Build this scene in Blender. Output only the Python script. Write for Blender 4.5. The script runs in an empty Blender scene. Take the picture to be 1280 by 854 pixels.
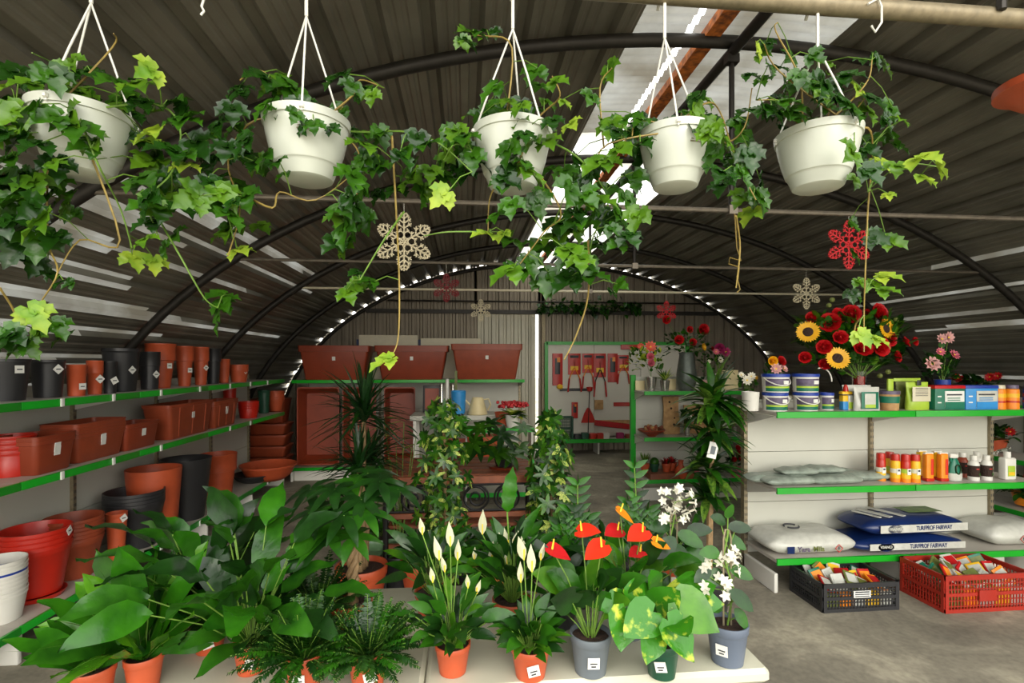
import bpy, math, random
from mathutils import Vector, Matrix
PI = math.pi
C = bpy.context.scene.collection
sc = bpy.context.scene
V = Vector
rnd = random.Random(7)

# ---------------------------------------------------------------- camera
F, YAW, HOR, CZ = 635.0, 0.092, 454.0, 1.65
cs, sn = math.cos(YAW), math.sin(YAW)
cam_d = bpy.data.cameras.new('camera'); cam = bpy.data.objects.new('camera', cam_d); C.objects.link(cam)
cam.location = (0, 0, CZ); cam.rotation_euler = (PI/2, 0, -YAW)
cam_d.sensor_width = 36; cam_d.lens = 36*F/1280; cam_d.shift_y = (HOR-427)/1280; cam_d.clip_start = .05
sc.camera = cam

def r_(px): return (px-640)/F
def onY(px, Y):                      # X of a point seen in column px at room depth Y
    r = r_(px); return Y*(r*cs+sn)/(cs-r*sn)
def onX(px, X):
    r = r_(px); return X*(cs-r*sn)/(r*cs+sn)
def dep(X, Y): return X*sn+Y*cs
def zpy(py, X, Y): return CZ+(HOR-py)*dep(X, Y)/F
def at(px, py, Y):
    X = onY(px, Y); return V((X, Y, zpy(py, X, Y)))
def rad(x0, x1, X=None, Y=None):     # centre and radius of a round thing spanning columns x0..x1
    a0, a1 = math.atan(r_(x0)), math.atan(r_(x1)); m = (a0+a1)/2; pc = 640+F*math.tan(m)
    if X is None: X = onY(pc, Y)
    else: Y = onX(pc, X)
    return X, Y, math.hypot(X, Y)*math.sin((a1-a0)/2)

# ---------------------------------------------------------------- materials
M = {}
def lin(c):
    return tuple((x/255/12.92 if x/255 <= .04045 else ((x/255+.055)/1.055)**2.4) for x in c)
def mat(name, c, rough=.5, metal=0, var=.12, scale=12, trans=0, bump=0, spec=.5, c2=None, emit=0, coat=0):
    m = bpy.data.materials.new(name); m.use_nodes = True; nt = m.node_tree; N = nt.nodes; L = nt.links
    b = N['Principled BSDF']; b.inputs['Roughness'].default_value = rough; b.inputs['Metallic'].default_value = metal
    b.inputs['Specular IOR Level'].default_value = spec
    if coat: b.inputs['Coat Weight'].default_value = coat; b.inputs['Coat Roughness'].default_value = .15
    c = lin(c); c2 = lin(c2) if c2 else tuple(x*(1-var*2) for x in c)
    tc = N.new('ShaderNodeTexCoord'); no = N.new('ShaderNodeTexNoise'); no.inputs['Scale'].default_value = scale; no.inputs['Detail'].default_value = 4
    L.new(tc.outputs['Object'], no.inputs['Vector'])
    cr = N.new('ShaderNodeValToRGB'); cr.color_ramp.elements[0].position = .3; cr.color_ramp.elements[1].position = .65
    cr.color_ramp.elements[0].color = (*c2, 1); cr.color_ramp.elements[1].color = (*c, 1)
    L.new(no.outputs['Fac'], cr.inputs['Fac']); L.new(cr.outputs['Color'], b.inputs['Base Color'])
    if bump:
        bp = N.new('ShaderNodeBump'); bp.inputs['Strength'].default_value = bump; bp.inputs['Distance'].default_value = .01
        L.new(no.outputs['Fac'], bp.inputs['Height']); L.new(bp.outputs['Normal'], b.inputs['Normal'])
    if emit:
        L.new(cr.outputs['Color'], b.inputs['Emission Color']); b.inputs['Emission Strength'].default_value = emit
    if trans:
        t = N.new('ShaderNodeBsdfTranslucent'); mx = N.new('ShaderNodeMixShader'); mx.inputs[0].default_value = trans
        L.new(cr.outputs['Color'], t.inputs['Color']); L.new(b.outputs[0], mx.inputs[1]); L.new(t.outputs[0], mx.inputs[2])
        L.new(mx.outputs[0], N['Material Output'].inputs['Surface'])
    M[name] = m; return m
mat('roof', (150, 147, 134), .38, .6, .18, 2, c2=(122, 119, 108))
mat('wallmetal', (140, 130, 114), .5, .35, .1, 2)
mat('doormetal', (186, 182, 164), .5, .2, .08, 2)
mat('steel_dark', (52, 49, 45), .45, .5, .15, 20)
mat('galv', (150, 138, 112), .5, .5, .15, 40)
mat('rail_pipe', (120, 112, 100), .45, .5, .15, 30)
mat('rust', (206, 116, 44), .8, 0, .2, 25, c2=(96, 52, 28))
mat('white', (214, 212, 203), .45, 0, .03, 6)
mat('panel', (192, 192, 180), .5, 0, .03, 3)
mat('shelf', (188, 182, 172), .45, 0, .05, 6)
mat('green', (22, 158, 34), .35, 0, .05, 8)
mat('terra', (188, 82, 46), .45, 0, .1, 9)
mat('terra_dk', (150, 66, 38), .45, 0, .1, 9)
mat('brown', (142, 58, 32), .45, 0, .1, 6)
mat('red', (186, 34, 18), .35, 0, .08, 6)
mat('black', (42, 42, 44), .4, 0, .1, 6)
mat('grey', (98, 106, 112), .45, 0, .06, 8)
mat('bluegrey', (92, 102, 118), .45, 0, .06, 8)
mat('dkgreen', (26, 74, 52), .4, 0, .1, 8)
mat('sage', (96, 130, 92), .3, 0, .08, 8, coat=.4)
mat('potwhite', (206, 210, 196), .3, 0, .04, 6, trans=.1)
mat('cord', (226, 224, 214), .5, 0, .03)
mat('soil', (58, 38, 26), .95, 0, .3, 60, bump=1)
mat('sticker', (222, 222, 216), .5, 0, .02)
mat('ink', (50, 52, 56), .6, 0, .02)
mat('blue', (28, 58, 150), .4, 0, .05)
mat('navy', (16, 38, 88), .3, 0, .08)
mat('sky_blue', (48, 140, 205), .35, 0, .08)
mat('cream', (222, 206, 158), .4, 0, .05)
mat('creamboard', (206, 198, 172), .5, 0, .04)
mat('yellow', (238, 188, 30), .45, 0, .08)
mat('orange', (240, 140, 24), .4, 0, .08)
mat('crimson', (196, 14, 22), .5, 0, .12, 30, trans=.15)
mat('scarlet', (225, 50, 24), .4, 0, .08, 20, trans=.15)
mat('pink', (232, 120, 140), .5, 0, .1, 20, trans=.2)
mat('palepink', (232, 176, 172), .5, 0, .1, 20, trans=.2)
mat('coral', (240, 110, 90), .5, 0, .1, 20, trans=.2)
mat('magenta', (168, 40, 98), .5, 0, .1, 20, trans=.15)
mat('petalwhite', (236, 232, 214), .5, 0, .05, 20, trans=.2)
mat('petalyellow', (246, 186, 24), .5, 0, .08, 20, trans=.2)
mat('seedbrown', (52, 30, 16), .8, 0, .25, 120, bump=1)
mat('spathe', (226, 226, 190), .45, 0, .06, 15, trans=.3)
mat('spadix', (238, 208, 60), .5, 0, .08, 60)
mat('wood', (142, 78, 48), .5, 0, .14, 10, c2=(108, 56, 34))
mat('woodlight', (190, 152, 100), .6, 0, .12, 14, c2=(150, 110, 66))
mat('cane', (150, 122, 84), .7, 0, .2, 40)
mat('vine', (150, 128, 62), .6, 0, .2, 40)
mat('vine_g', (104, 140, 48), .6, 0, .2, 40)
mat('iron', (24, 22, 22), .5, .3, .1)
mat('blueup', (30, 48, 92), .5, 0, .1)
mat('glitter', (226, 214, 180), .6, 0, .25, 200, bump=.6)
mat('glitter_red', (208, 28, 38), .5, 0, .25, 200, bump=.6)
mat('glitter_dk', (130, 22, 34), .5, 0, .25, 200, bump=.6)
mat('zinc', (104, 112, 106), .4, .5, .15, 18)
mat('chrome', (190, 188, 182), .2, .9, .05)
mat('bagwhite', (196, 196, 186), .4, 0, .08, 18, bump=.5)
mat('baggrey', (150, 160, 148), .35, 0, .2, 14, c2=(112, 124, 114), bump=.7)
mat('lime', (166, 196, 60), .4, 0, .08)
mat('teal', (16, 110, 84), .35, 0, .1)
mat('purple', (96, 84, 110), .4, 0, .2, 40)
mat('olive', (110, 120, 54), .5, 0, .2, 20)
# leaf greens
G = {}
def leafmat(name, c, c2, rough=.36, tr=.22, scale=9, coat=0):
    k = .86 if name not in ('lf_poth', 'lf_yel', 'lf_ivy3', 'lf_var') else 1; c = tuple(x*q*k for x, q in zip(c, (.97, 1, .75))); c2 = tuple(x*q*k*.95 for x, q in zip(c2, (.97, 1, .75)))
    mat(name, c, rough, 0, 0, scale*2, trans=tr, c2=c2, spec=.45, bump=.35)
leafmat('lf_ivy1', (66, 118, 24), (38, 82, 18), .28); leafmat('lf_ivy2', (108, 152, 38), (64, 112, 26), .3); leafmat('lf_ivy3', (176, 192, 78), (112, 158, 52), .45, .35)
leafmat('lf_ivy0', (40, 86, 22), (26, 58, 16), .26)
leafmat('lf_dark', (34, 78, 26), (20, 52, 20), .3); leafmat('lf_mid', (58, 118, 28), (32, 84, 22), .28); leafmat('lf_bright', (98, 156, 34), (54, 116, 26))
leafmat('lf_asp', (62, 132, 26), (32, 92, 22), .22, .2, 6, .3); leafmat('lf_asp2', (104, 166, 36), (58, 124, 28), .25, .25, 6, .3)
leafmat('lf_yel', (196, 204, 84), (150, 178, 56), .4, .3)
leafmat('lf_var', (214, 214, 140), (76, 140, 54), .4, .25, 40)
leafmat('lf_poth', (196, 204, 84), (58, 128, 30), .25, .2, 14)
leafmat('lf_fern', (52, 98, 28), (30, 68, 22), .5, .2)
leafmat('lf_drac', (36, 74, 40), (22, 52, 30), .35, .1, 20)

def pothos():
    nt = M['lf_poth'].node_tree; cr = [n for n in nt.nodes if n.type == 'VALTORGB'][0]; cr.color_ramp.elements[0].position = .57; cr.color_ramp.elements[1].position = .70
pothos()
def roofmat_tune():
    m = M['roof']; nt = m.node_tree; N = nt.nodes; L = nt.links
    b = N['Principled BSDF']
    no = N.new('ShaderNodeTexNoise'); no.inputs['Scale'].default_value = 1.2; no.inputs['Detail'].default_value = 6
    mp = N.new('ShaderNodeMapping'); mp.inputs['Scale'].default_value = (1.5, .4, 1.5)
    tc = N.new('ShaderNodeTexCoord'); L.new(tc.outputs['Object'], mp.inputs[0]); L.new(mp.outputs[0], no.inputs['Vector'])
    mr = N.new('ShaderNodeMapRange'); mr.inputs[3].default_value = .3; mr.inputs[4].default_value = .6
    L.new(no.outputs['Fac'], mr.inputs[0]); L.new(mr.outputs[0], b.inputs['Roughness'])
roofmat_tune()
def floormat():
    m = bpy.data.materials.new('concrete'); m.use_nodes = True; nt = m.node_tree; N = nt.nodes; L = nt.links
    b = N['Principled BSDF']; b.inputs['Roughness'].default_value = .7
    tc = N.new('ShaderNodeTexCoord')
    n1 = N.new('ShaderNodeTexNoise'); n1.inputs['Scale'].default_value = 1.6; n1.inputs['Detail'].default_value = 9; n1.inputs['Roughness'].default_value = .65; n1.inputs['Distortion'].default_value = .6
    n2 = N.new('ShaderNodeTexNoise'); n2.inputs['Scale'].default_value = 30; n2.inputs['Detail'].default_value = 5
    L.new(tc.outputs['Object'], n1.inputs['Vector']); L.new(tc.outputs['Object'], n2.inputs['Vector'])
    cr = N.new('ShaderNodeValToRGB'); e = cr.color_ramp.elements
    e[0].position = .3; e[0].color = (*lin((104, 99, 88)), 1); e[1].position = .72; e[1].color = (*lin((196, 187, 164)), 1)
    x = e.new(.52); x.color = (*lin((144, 137, 121)), 1)
    mx = N.new('ShaderNodeMix'); mx.data_type = 'RGBA'; mx.blend_type = 'MULTIPLY'; mx.inputs[0].default_value = .35
    L.new(n1.outputs['Fac'], cr.inputs['Fac']); L.new(cr.outputs['Color'], mx.inputs[6]); L.new(n2.outputs['Color'], mx.inputs[7])
    cr2 = N.new('ShaderNodeValToRGB'); cr2.color_ramp.elements[0].position = .35; cr2.color_ramp.elements[1].position = .6
    cr2.color_ramp.elements[0].color = (.5, .5, .5, 1); L.new(n2.outputs['Fac'], cr2.inputs['Fac']); L.new(cr2.outputs['Color'], mx.inputs[7])
    L.new(mx.outputs[2], b.inputs['Base Color'])
    bp = N.new('ShaderNodeBump'); bp.inputs['Strength'].default_value = .25; bp.inputs['Distance'].default_value = .01
    L.new(n1.outputs['Fac'], bp.inputs['Height']); L.new(bp.outputs['Normal'], b.inputs['Normal']); M['concrete'] = m
floormat()
def pegmat():
    m = bpy.data.materials.new('pegboard'); m.use_nodes = True; nt = m.node_tree; N = nt.nodes; L = nt.links
    b = N['Principled BSDF']; b.inputs['Roughness'].default_value = .5
    tc = N.new('ShaderNodeTexCoord'); vo = N.new('ShaderNodeTexVoronoi'); vo.inputs['Randomness'].default_value = 0; vo.inputs['Scale'].default_value = 28
    L.new(tc.outputs['Object'], vo.inputs['Vector'])
    cr = N.new('ShaderNodeValToRGB'); cr.color_ramp.interpolation = 'CONSTANT'; cr.color_ramp.elements[0].color = (.08, .08, .08, 1)
    cr.color_ramp.elements[1].position = .16; cr.color_ramp.elements[1].color = (*lin((206, 203, 190)), 1)
    L.new(vo.outputs['Distance'], cr.inputs['Fac']); L.new(cr.outputs['Color'], b.inputs['Base Color']); M['pegboard'] = m
pegmat()
def skymat(name='fibreglass', tr=.38):                        # translucent corrugated fibreglass
    m = bpy.data.materials.new(name); m.use_nodes = True; nt = m.node_tree; N = nt.nodes; L = nt.links
    b = N['Principled BSDF']; b.inputs['Roughness'].default_value = .5
    tc = N.new('ShaderNodeTexCoord'); no = N.new('ShaderNodeTexNoise'); no.inputs['Scale'].default_value = 2.2; no.inputs['Detail'].default_value = 5
    L.new(tc.outputs['Object'], no.inputs['Vector'])
    cr = N.new('ShaderNodeValToRGB'); cr.color_ramp.elements[0].position = .35; cr.color_ramp.elements[0].color = (*lin((150, 146, 134)), 1)
    cr.color_ramp.elements[1].position = .65; cr.color_ramp.elements[1].color = (*lin((205, 208, 206)), 1); L.new(no.outputs['Fac'], cr.inputs['Fac'])
    L.new(cr.outputs['Color'], b.inputs['Base Color'])
    t = N.new('ShaderNodeBsdfTranslucent'); L.new(cr.outputs['Color'], t.inputs['Color'])
    mx = N.new('ShaderNodeMixShader'); mx.inputs[0].default_value = tr
    L.new(b.outputs[0], mx.inputs[1]); L.new(t.outputs[0], mx.inputs[2]); L.new(mx.outputs[0], N['Material Output'].inputs['Surface']); M[name] = m
skymat('fibreglass', .17); skymat('fibreglass_rear', .8); skymat('light_leak', .12)  # the last is a pale stand-in for daylight leaking at the roof laps
def glassmat():
    m = bpy.data.materials.new('glass'); m.use_nodes = True; b = m.node_tree.nodes['Principled BSDF']
    b.inputs['Transmission Weight'].default_value = 1; b.inputs['Roughness'].default_value = .03; b.inputs['Base Color'].default_value = (.9, .95, .93, 1); M['glass'] = m
glassmat()

# ---------------------------------------------------------------- mesh builder
def perp(d):
    d = d.normalized(); a = V((0, 0, 1)) if abs(d.z) < .9 else V((1, 0, 0))
    s = d.cross(a).normalized(); return s, s.cross(d).normalized()
class MB:
    def __init__(s): s.v = []; s.f = []; s.m = []; s.mats = []
    def mi(s, m):
        if m not in s.mats: s.mats.append(m)
        return s.mats.index(m)
    def face(s, pts, m):
        n = len(s.v); s.v += [tuple(p) for p in pts]; s.f.append(tuple(range(n, n+len(pts)))); s.m.append(s.mi(m)); return s
    def grid(s, rows, m, close=False, mf=None):
        n = len(s.v); k = len(rows[0]); mi = s.mi(m)
        for r in rows: s.v += [tuple(p) for p in r]
        for i in range(len(rows)-1):
            for j in range(k if close else k-1):
                a = n+i*k+j; b = n+i*k+(j+1) % k; s.f.append((a, b, b+k, a+k)); s.m.append(s.mi(mf(i, j)) if mf else mi)
        return s
    def box(s, c, sz, m, rz=0, bev=0, R=None):
        x, y, z = [q/2 for q in sz]; c = V(c)
        R = R or Matrix.Rotation(rz, 3, 'Z'); b = min(bev, x*.9, y*.9, z*.9)
        if not b:
            P = [c+R@V((i*x, j*y, k*z)) for i in (-1, 1) for j in (-1, 1) for k in (-1, 1)]
            n = len(s.v); s.v += [tuple(p) for p in P]
            for f in ((0, 1, 3, 2), (4, 6, 7, 5), (0, 4, 5, 1), (2, 3, 7, 6), (0, 2, 6, 4), (1, 5, 7, 3)):
                s.f.append(tuple(n+q for q in f)); s.m.append(s.mi(m))
            return s
        rows = []                       # rounded outline in XY, bevelled top and bottom
        def ring(ins, zz):
            o = []
            for (sx, sy, a0) in ((1, 1, 0), (-1, 1, PI/2), (-1, -1, PI), (1, -1, 1.5*PI)):
                for q in range(3):
                    a = a0+q*PI/4; o.append(c+R@V((sx*(x-b)+math.cos(a)*(b-ins), sy*(y-b)+math.sin(a)*(b-ins), zz)))
            return o
        rs = [ring(b*.6, -z), ring(0, -z+b*.6), ring(0, z-b*.6), ring(b*.6, z)]
        s.grid(rs, m, True); s.face(rs[0][::-1], m); s.face(rs[3], m); return s
    def tube(s, pts, r, m, n=8, caps=True):
        pts = [V(p) for p in pts]; rs = []; r = r if isinstance(r, (list, tuple)) else [r]*len(pts); side = None
        for i, p in enumerate(pts):
            d = (pts[min(i+1, len(pts)-1)]-pts[max(i-1, 0)])
            if d.length < 1e-9: d = V((0, 0, 1))
            d.normalize()
            if side is None: side, up = perp(d)
            else:
                side = (side-d*side.dot(d)); side = side.normalized() if side.length > 1e-6 else perp(d)[0]
            up = side.cross(d)
            rs.append([p+(side*math.cos(a)+up*math.sin(a))*r[i] for a in [2*PI*q/n for q in range(n)]])
        s.grid(rs, m, True)
        if caps: s.face(rs[0][::-1], m); s.face(rs[-1], m)
        return s
    def lathe(s, prof, m, n=28, c=(0, 0, 0), mf=None, R=None, sy=1):
        c = V(c); rs = []
        for (r, z) in prof:
            rr = []
            for q in range(n):
                a = 2*PI*q/n; p = V((r*math.cos(a), r*math.sin(a)*sy, z)); rr.append(c+(R@p if R else p))
            rs.append(rr)
        s.grid(rs, m, True, mf)
        if prof[0][0] > 1e-5: s.face(rs[0][::-1], m)
        if prof[-1][0] > 1e-5: s.face(rs[-1], m)
        return s
    def ball(s, c, r, m, n=10, sz=(1, 1, 1)):
        rs = []
        for i in range(n//2+1):
            t = -PI/2+PI*i/(n//2); rs.append([V(c)+V((math.cos(t)*math.cos(a)*r*sz[0], math.cos(t)*math.sin(a)*r*sz[1], math.sin(t)*r*sz[2])) for a in [2*PI*q/n for q in range(n)]])
        return s.grid(rs, m, True)
    def leaf(s, base, d, L, W, shape, m, droop=.5, fold=.25, up=None, wave=0, midm=None):
        d = V(d).normalized(); up = V(up) if up else V((0, 0, 1))
        side = d.cross(up); side = side.normalized() if side.length > 1e-3 else perp(d)[0]
        p = V(base); rows = []; last = 0
        for k, q in enumerate(shape):
            t, w = q[0], q[1]; fw = q[2] if len(q) > 2 else 0
            st = (t-last); last = t
            d = (d+V((0, 0, -1))*droop*st).normalized(); p = p+d*L*st
            side = (side-d*side.dot(d)).normalized(); n = side.cross(d)
            wv = n*math.sin(k*2.3)*wave*W; wv2 = n*math.cos(k*1.9)*wave*W
            rows.append([p-side*w*W+d*fw*L+n*fold*w*W+wv, p, p+side*w*W+d*fw*L+n*fold*w*W+wv2])
        return s.grid(rows, m)
    def build(s, name, parent=None, smooth=True, ang=40):
        me = bpy.data.meshes.new(name); me.from_pydata(s.v, [], s.f)
        for m in s.mats: me.materials.append(M[m])
        me.polygons.foreach_set('material_index', s.m)
        me.validate(); me.update()
        if smooth:
            me.polygons.foreach_set('use_smooth', [True]*len(me.polygons)); me.set_sharp_from_angle(angle=math.radians(ang))
        o = bpy.data.objects.new(name, me); C.objects.link(o)
        if parent: o.parent = parent
        return o
S_LOBE = [(0, .03), (.08, .36, -.08), (.22, .56, .0), (.32, .42, .0), (.44, .56, .07), (.54, .36), (.68, .42, .05), (.8, .2), (1, 0)]
S_LANCE = [(0, .04), (.12, .3), (.3, .5), (.5, .48), (.72, .32), (.88, .14), (1, 0)]
S_HEART = [(0, .12, -.14), (.06, .4, -.12), (.2, .52, -.02), (.42, .48), (.65, .34), (.85, .16), (1, 0)]
S_ASP = [(0, .1), (.15, .16), (.3, .3), (.45, .44), (.6, .52), (.75, .5), (.88, .32), (1, 0)]
S_OVAL = [(0, .08), (.12, .34), (.35, .5), (.6, .46), (.85, .26), (1, 0)]
S_STRAP = [(0, .5), (.2, .52), (.5, .46), (.8, .26), (1, 0)]
S_SMALL = [(0, .1), (.35, .5), (.7, .35), (1, 0)]
S_PETAL = [(0, .2), (.4, .5), (.8, .45), (1, .15)]

def thing(name, label, cat, loc=(0, 0, 0), rz=0, group=None):
    o = bpy.data.objects.new(name, None); C.objects.link(o); o.location = loc; o.rotation_euler = (0, 0, rz); o.empty_display_size = .05
    return tag(o, label, cat, group)
def tag(o, label, cat, group=None, kind=None):
    o['label'] = label; o['category'] = cat
    if group: o['group'] = group
    if kind: o['kind'] = kind
    return o
def dup(o, parent=None):
    c = o.copy(); C.objects.link(c)
    if parent: c.parent = parent
    for ch in list(o.children): dup(ch, c)
    return c
def struct(o): o['kind'] = 'structure'; return o
def text(body, size, m, parent, loc, rot, name='lettering', sx=1, bold=0):
    cu = bpy.data.curves.new(name, 'FONT'); cu.body = body; cu.size = size; cu.align_x = 'CENTER'; cu.align_y = 'CENTER'; cu.extrude = .0006; cu.offset = bold
    t = bpy.data.objects.new(name, cu); C.objects.link(t); bpy.context.view_layer.update()
    me = bpy.data.meshes.new_from_object(t.evaluated_get(bpy.context.evaluated_depsgraph_get()))
    bpy.data.objects.remove(t); me.materials.clear(); me.materials.append(M[m])
    o = bpy.data.objects.new(name, me); C.objects.link(o); o.location = loc; o.rotation_euler = rot; o.scale = (sx, 1, 1)
    if parent: o.parent = parent
    return o
ORD = ['topmost', 'second down', 'third down', 'fourth down', 'fifth down', 'sixth down', 'seventh down', 'eighth down', 'ninth down', 'tenth down']
# ================================================================ SETTING
AX, EA, EB, SP = 1.53, 4.90, 3.27, .276      # vault axis, half width, rise, springing height
Y0, Y1 = .45, 9.45
def ell(t, off=0): return V((AX+(EA+off)*math.cos(t), 0, SP+(EB+off)*math.sin(t)))
def zroof(X, off=0):
    q = (X-AX)/(EA+off); return SP+(EB+off)*math.sqrt(max(0, 1-q*q)) if abs(q) < 1 else SP
# arc-length table
TS = [PI*i/2000 for i in range(2001)]; SS = [0]
for i in range(2000): SS.append(SS[-1]+(ell(TS[i+1])-ell(TS[i])).length)
def t_of(s):
    lo, hi = 0, 2000
    while hi-lo > 1:
        m = (lo+hi)//2
        if SS[m] < s: lo = m
        else: hi = m
    return TS[lo]+(TS[hi]-TS[lo])*(s-SS[lo])/(SS[hi]-SS[lo]+1e-9)
PITCH = .25
pts = []
s0 = 0
while s0 < SS[-1]-.01:
    for (u, h) in ((0, 0), (.045, 0), (.055, .006), (.07, .006), (.08, 0), (.105, 0), (.115, .006), (.13, .006), (.14, 0), (.165, 0), (.185, .045), (.230, .045)):
        if s0+u < SS[-1]:
            t = t_of(s0+u); n = V((math.cos(t)*EB, 0, math.sin(t)*EA)).normalized(); pts.append(ell(t, .012)+n*h)
    s0 += PITCH
pts = [V((AX+EA+.012, 0, -.02))]+pts+[V((AX-EA-.012, 0, -.02))]
SKX0, SKX1 = .96, 2.14
left = [p for p in pts if p.x < SKX0]; right = [p for p in pts if p.x > SKX1]
mb = MB()
ys = [Y0+(Y1+.05-Y0)*i/18 for i in range(19)]
rr_ = random.Random(5); MARK = {}
def roofmf(side):
    def mf(i, j):                    # pale translucent faces stand in for daylight leaking along some raised channels
        a, b = side[j], side[j+1]; s_ = (a-b).length
        if .040 < s_ < .050 and abs(a.x-AX) > 2.4 and .9 < a.z < 2.75:
            key = round(a.z, 2)
            if key not in MARK:
                st = rr_.choice([3, 4, 4, 5, 6]); MARK[key] = (st, st+rr_.choice([2, 3, 5, 6, 8])) if rr_.random() < (.85 if a.x < AX else .45) else (0, 0)
            st, en = MARK[key]; return 'light_leak' if st <= i < en else 'roof'
        return 'roof'
    return mf
for side in (left, right): mb.grid([[p+V((0, y, 0)) for p in side] for y in ys], 'roof', mf=roofmf(side))
struct(mb.build('ceiling', ang=25))
# ridge sheets, corrugated crosswise, with an open slot between two of them
mb = MB()
def ridge(y0, y1, x0, x1, m, lift=.055):
    rows = []; n = int((y1-y0)/.019)
    for i in range(n+1):
        y = y0+(y1-y0)*i/n
        rows.append([V((x, y, zroof(x)+lift+.010*math.sin(y*2*PI/.076))) for x in [x0+(x1-x0)*j/10 for j in range(11)]])
    mb.grid(rows, m)
for (xa, xb) in ((SKX0-.06, 1.285), (1.325, SKX1+.06)): ridge(Y0, 4.2, xa, xb, 'fibreglass'); ridge(4.2, 5.32, xa, xb, 'fibreglass_rear'); ridge(5.58, Y1+.04, xa, xb, 'fibreglass_rear')
struct(mb.build('window_1', ang=80))
# ribs, ridge pipe, tie pipes, hangers
RY = [1.15, 2.80, 4.49, 6.13, 7.76, 9.40]
n = 0
def trim(mb):
    global n
    n += 1; return struct(mb.build('trim_%d' % n))
for y in RY:
    trim(MB().tube([V((AX+EA-.045, y, 0))]+[ell(PI*i/64, -.045)+V((0, y, 0)) for i in range(65)]+[V((AX-EA+.045, y, 0))], .037 if y < 9 else .028, 'steel_dark', 10))
    if 2 < y < 7:
        zt = 2.53; w = EA*math.sqrt(1-((zt-SP)/EB)**2)-.05
        trim(MB().tube([(AX-w, y, zt), (AX+w, y, zt)], .014, 'rail_pipe' if y < 6 else 'creamboard', 8))
        trim(MB().tube([(AX, y, 3.46), (AX, y, 2.52)], .016, 'steel_dark', 8).box((AX, y, 3.4), (.07, .05, .05), 'steel_dark').box((AX, y, 2.53), (.05, .05, .05), 'rail_pipe'))
trim(MB().tube([(AX, Y0, 3.44), (AX, Y1, 3.44)], .030, 'steel_dark', 10))
trim(MB().box((1.40, 4.95, 3.53), (.09, 8.8, .05), 'rust'))
trim(MB().box((1.62, 4.95, 3.52), (.02, 8.8, .03), 'white'))
for y in (9.28,):                   # rails across the end wall
    w = EA*math.sqrt(1-((2.62-SP)/EB)**2)-.1
    trim(MB().box((AX, 9.40, 2.60), (2*w, .05, .07), 'steel_dark'))
    trim(MB().tube([(AX-w+.4, 9.3, 2.78), (AX+w-.3, 9.3, 2.78)], .015, 'steel_dark', 8))
# end wall, corrugated upright
mb = MB(); DX0, DX1, DZ = .27, 1.40, 2.56
xs = []; x = AX-EA
while x < AX+EA:
    for (u, h) in ((0, 0), (.05, 0), (.06, .008), (.075, .008), (.085, 0), (.13, 0), (.145, .035), (.185, .035)): xs.append((x+u, h))
    x += .2
def wallcols(x0, x1, z0):
    rows = []
    for (x, h) in xs:
        if x0 <= x <= x1: rows.append([V((x, Y1+h, z0)), V((x, Y1+h, max(z0, zroof(x, -.0)-(.14 if 1.0 < x < 1.9 else -.012))))])
    mb.grid(rows, 'wallmetal')
wallcols(AX-EA, DX0, -.02); wallcols(DX0-.1, DX1+.12, DZ); wallcols(DX1-.03, AX+EA, -.02)
struct(mb.build('wall_back', ang=25))
mb = MB(); rows = []
x = DX0-.05
while x < DX1-.09:
    for (u, h) in ((0, 0), (.07, 0), (.085, .03), (.125, .03)): rows.append([V((x+u, Y1+.06+h, 0.02)), V((x+u, Y1+.06+h, DZ+.05))])
    x += .14
mb.grid(rows, 'doormetal'); d1 = struct(mb.build('door_1', ang=25))
fr = MB()
fr.box((1.26, Y1+.02, 1.27), (.05, .03, 2.5), 'doormetal').build('door_frame', d1)
trim(MB().box((DX1+.06, Y1-.02, 1.3), (.06, .06, 2.6), 'galv'))
# floor and ground outside
struct(MB().box((AX, 4.2, -.05), (10.4, 13.2, .1), 'concrete').build('floor', smooth=False))
o = struct(MB().box((0, 0, -.2), (120, 120, .1), 'concrete').build('floor_outside', smooth=False))

# suspended pipe the baskets hang from
PZ, PY = 2.662, 1.35
trim(MB().tube([(AX-4.0, PY, 2.60 if 0 else PZ), (AX+4.0, PY, PZ)], .025, 'galv', 14))
trim(MB().tube([(AX, PY-.03, 3.46), (AX, PY-.03, PZ)], .012, 'steel_dark', 8))

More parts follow.
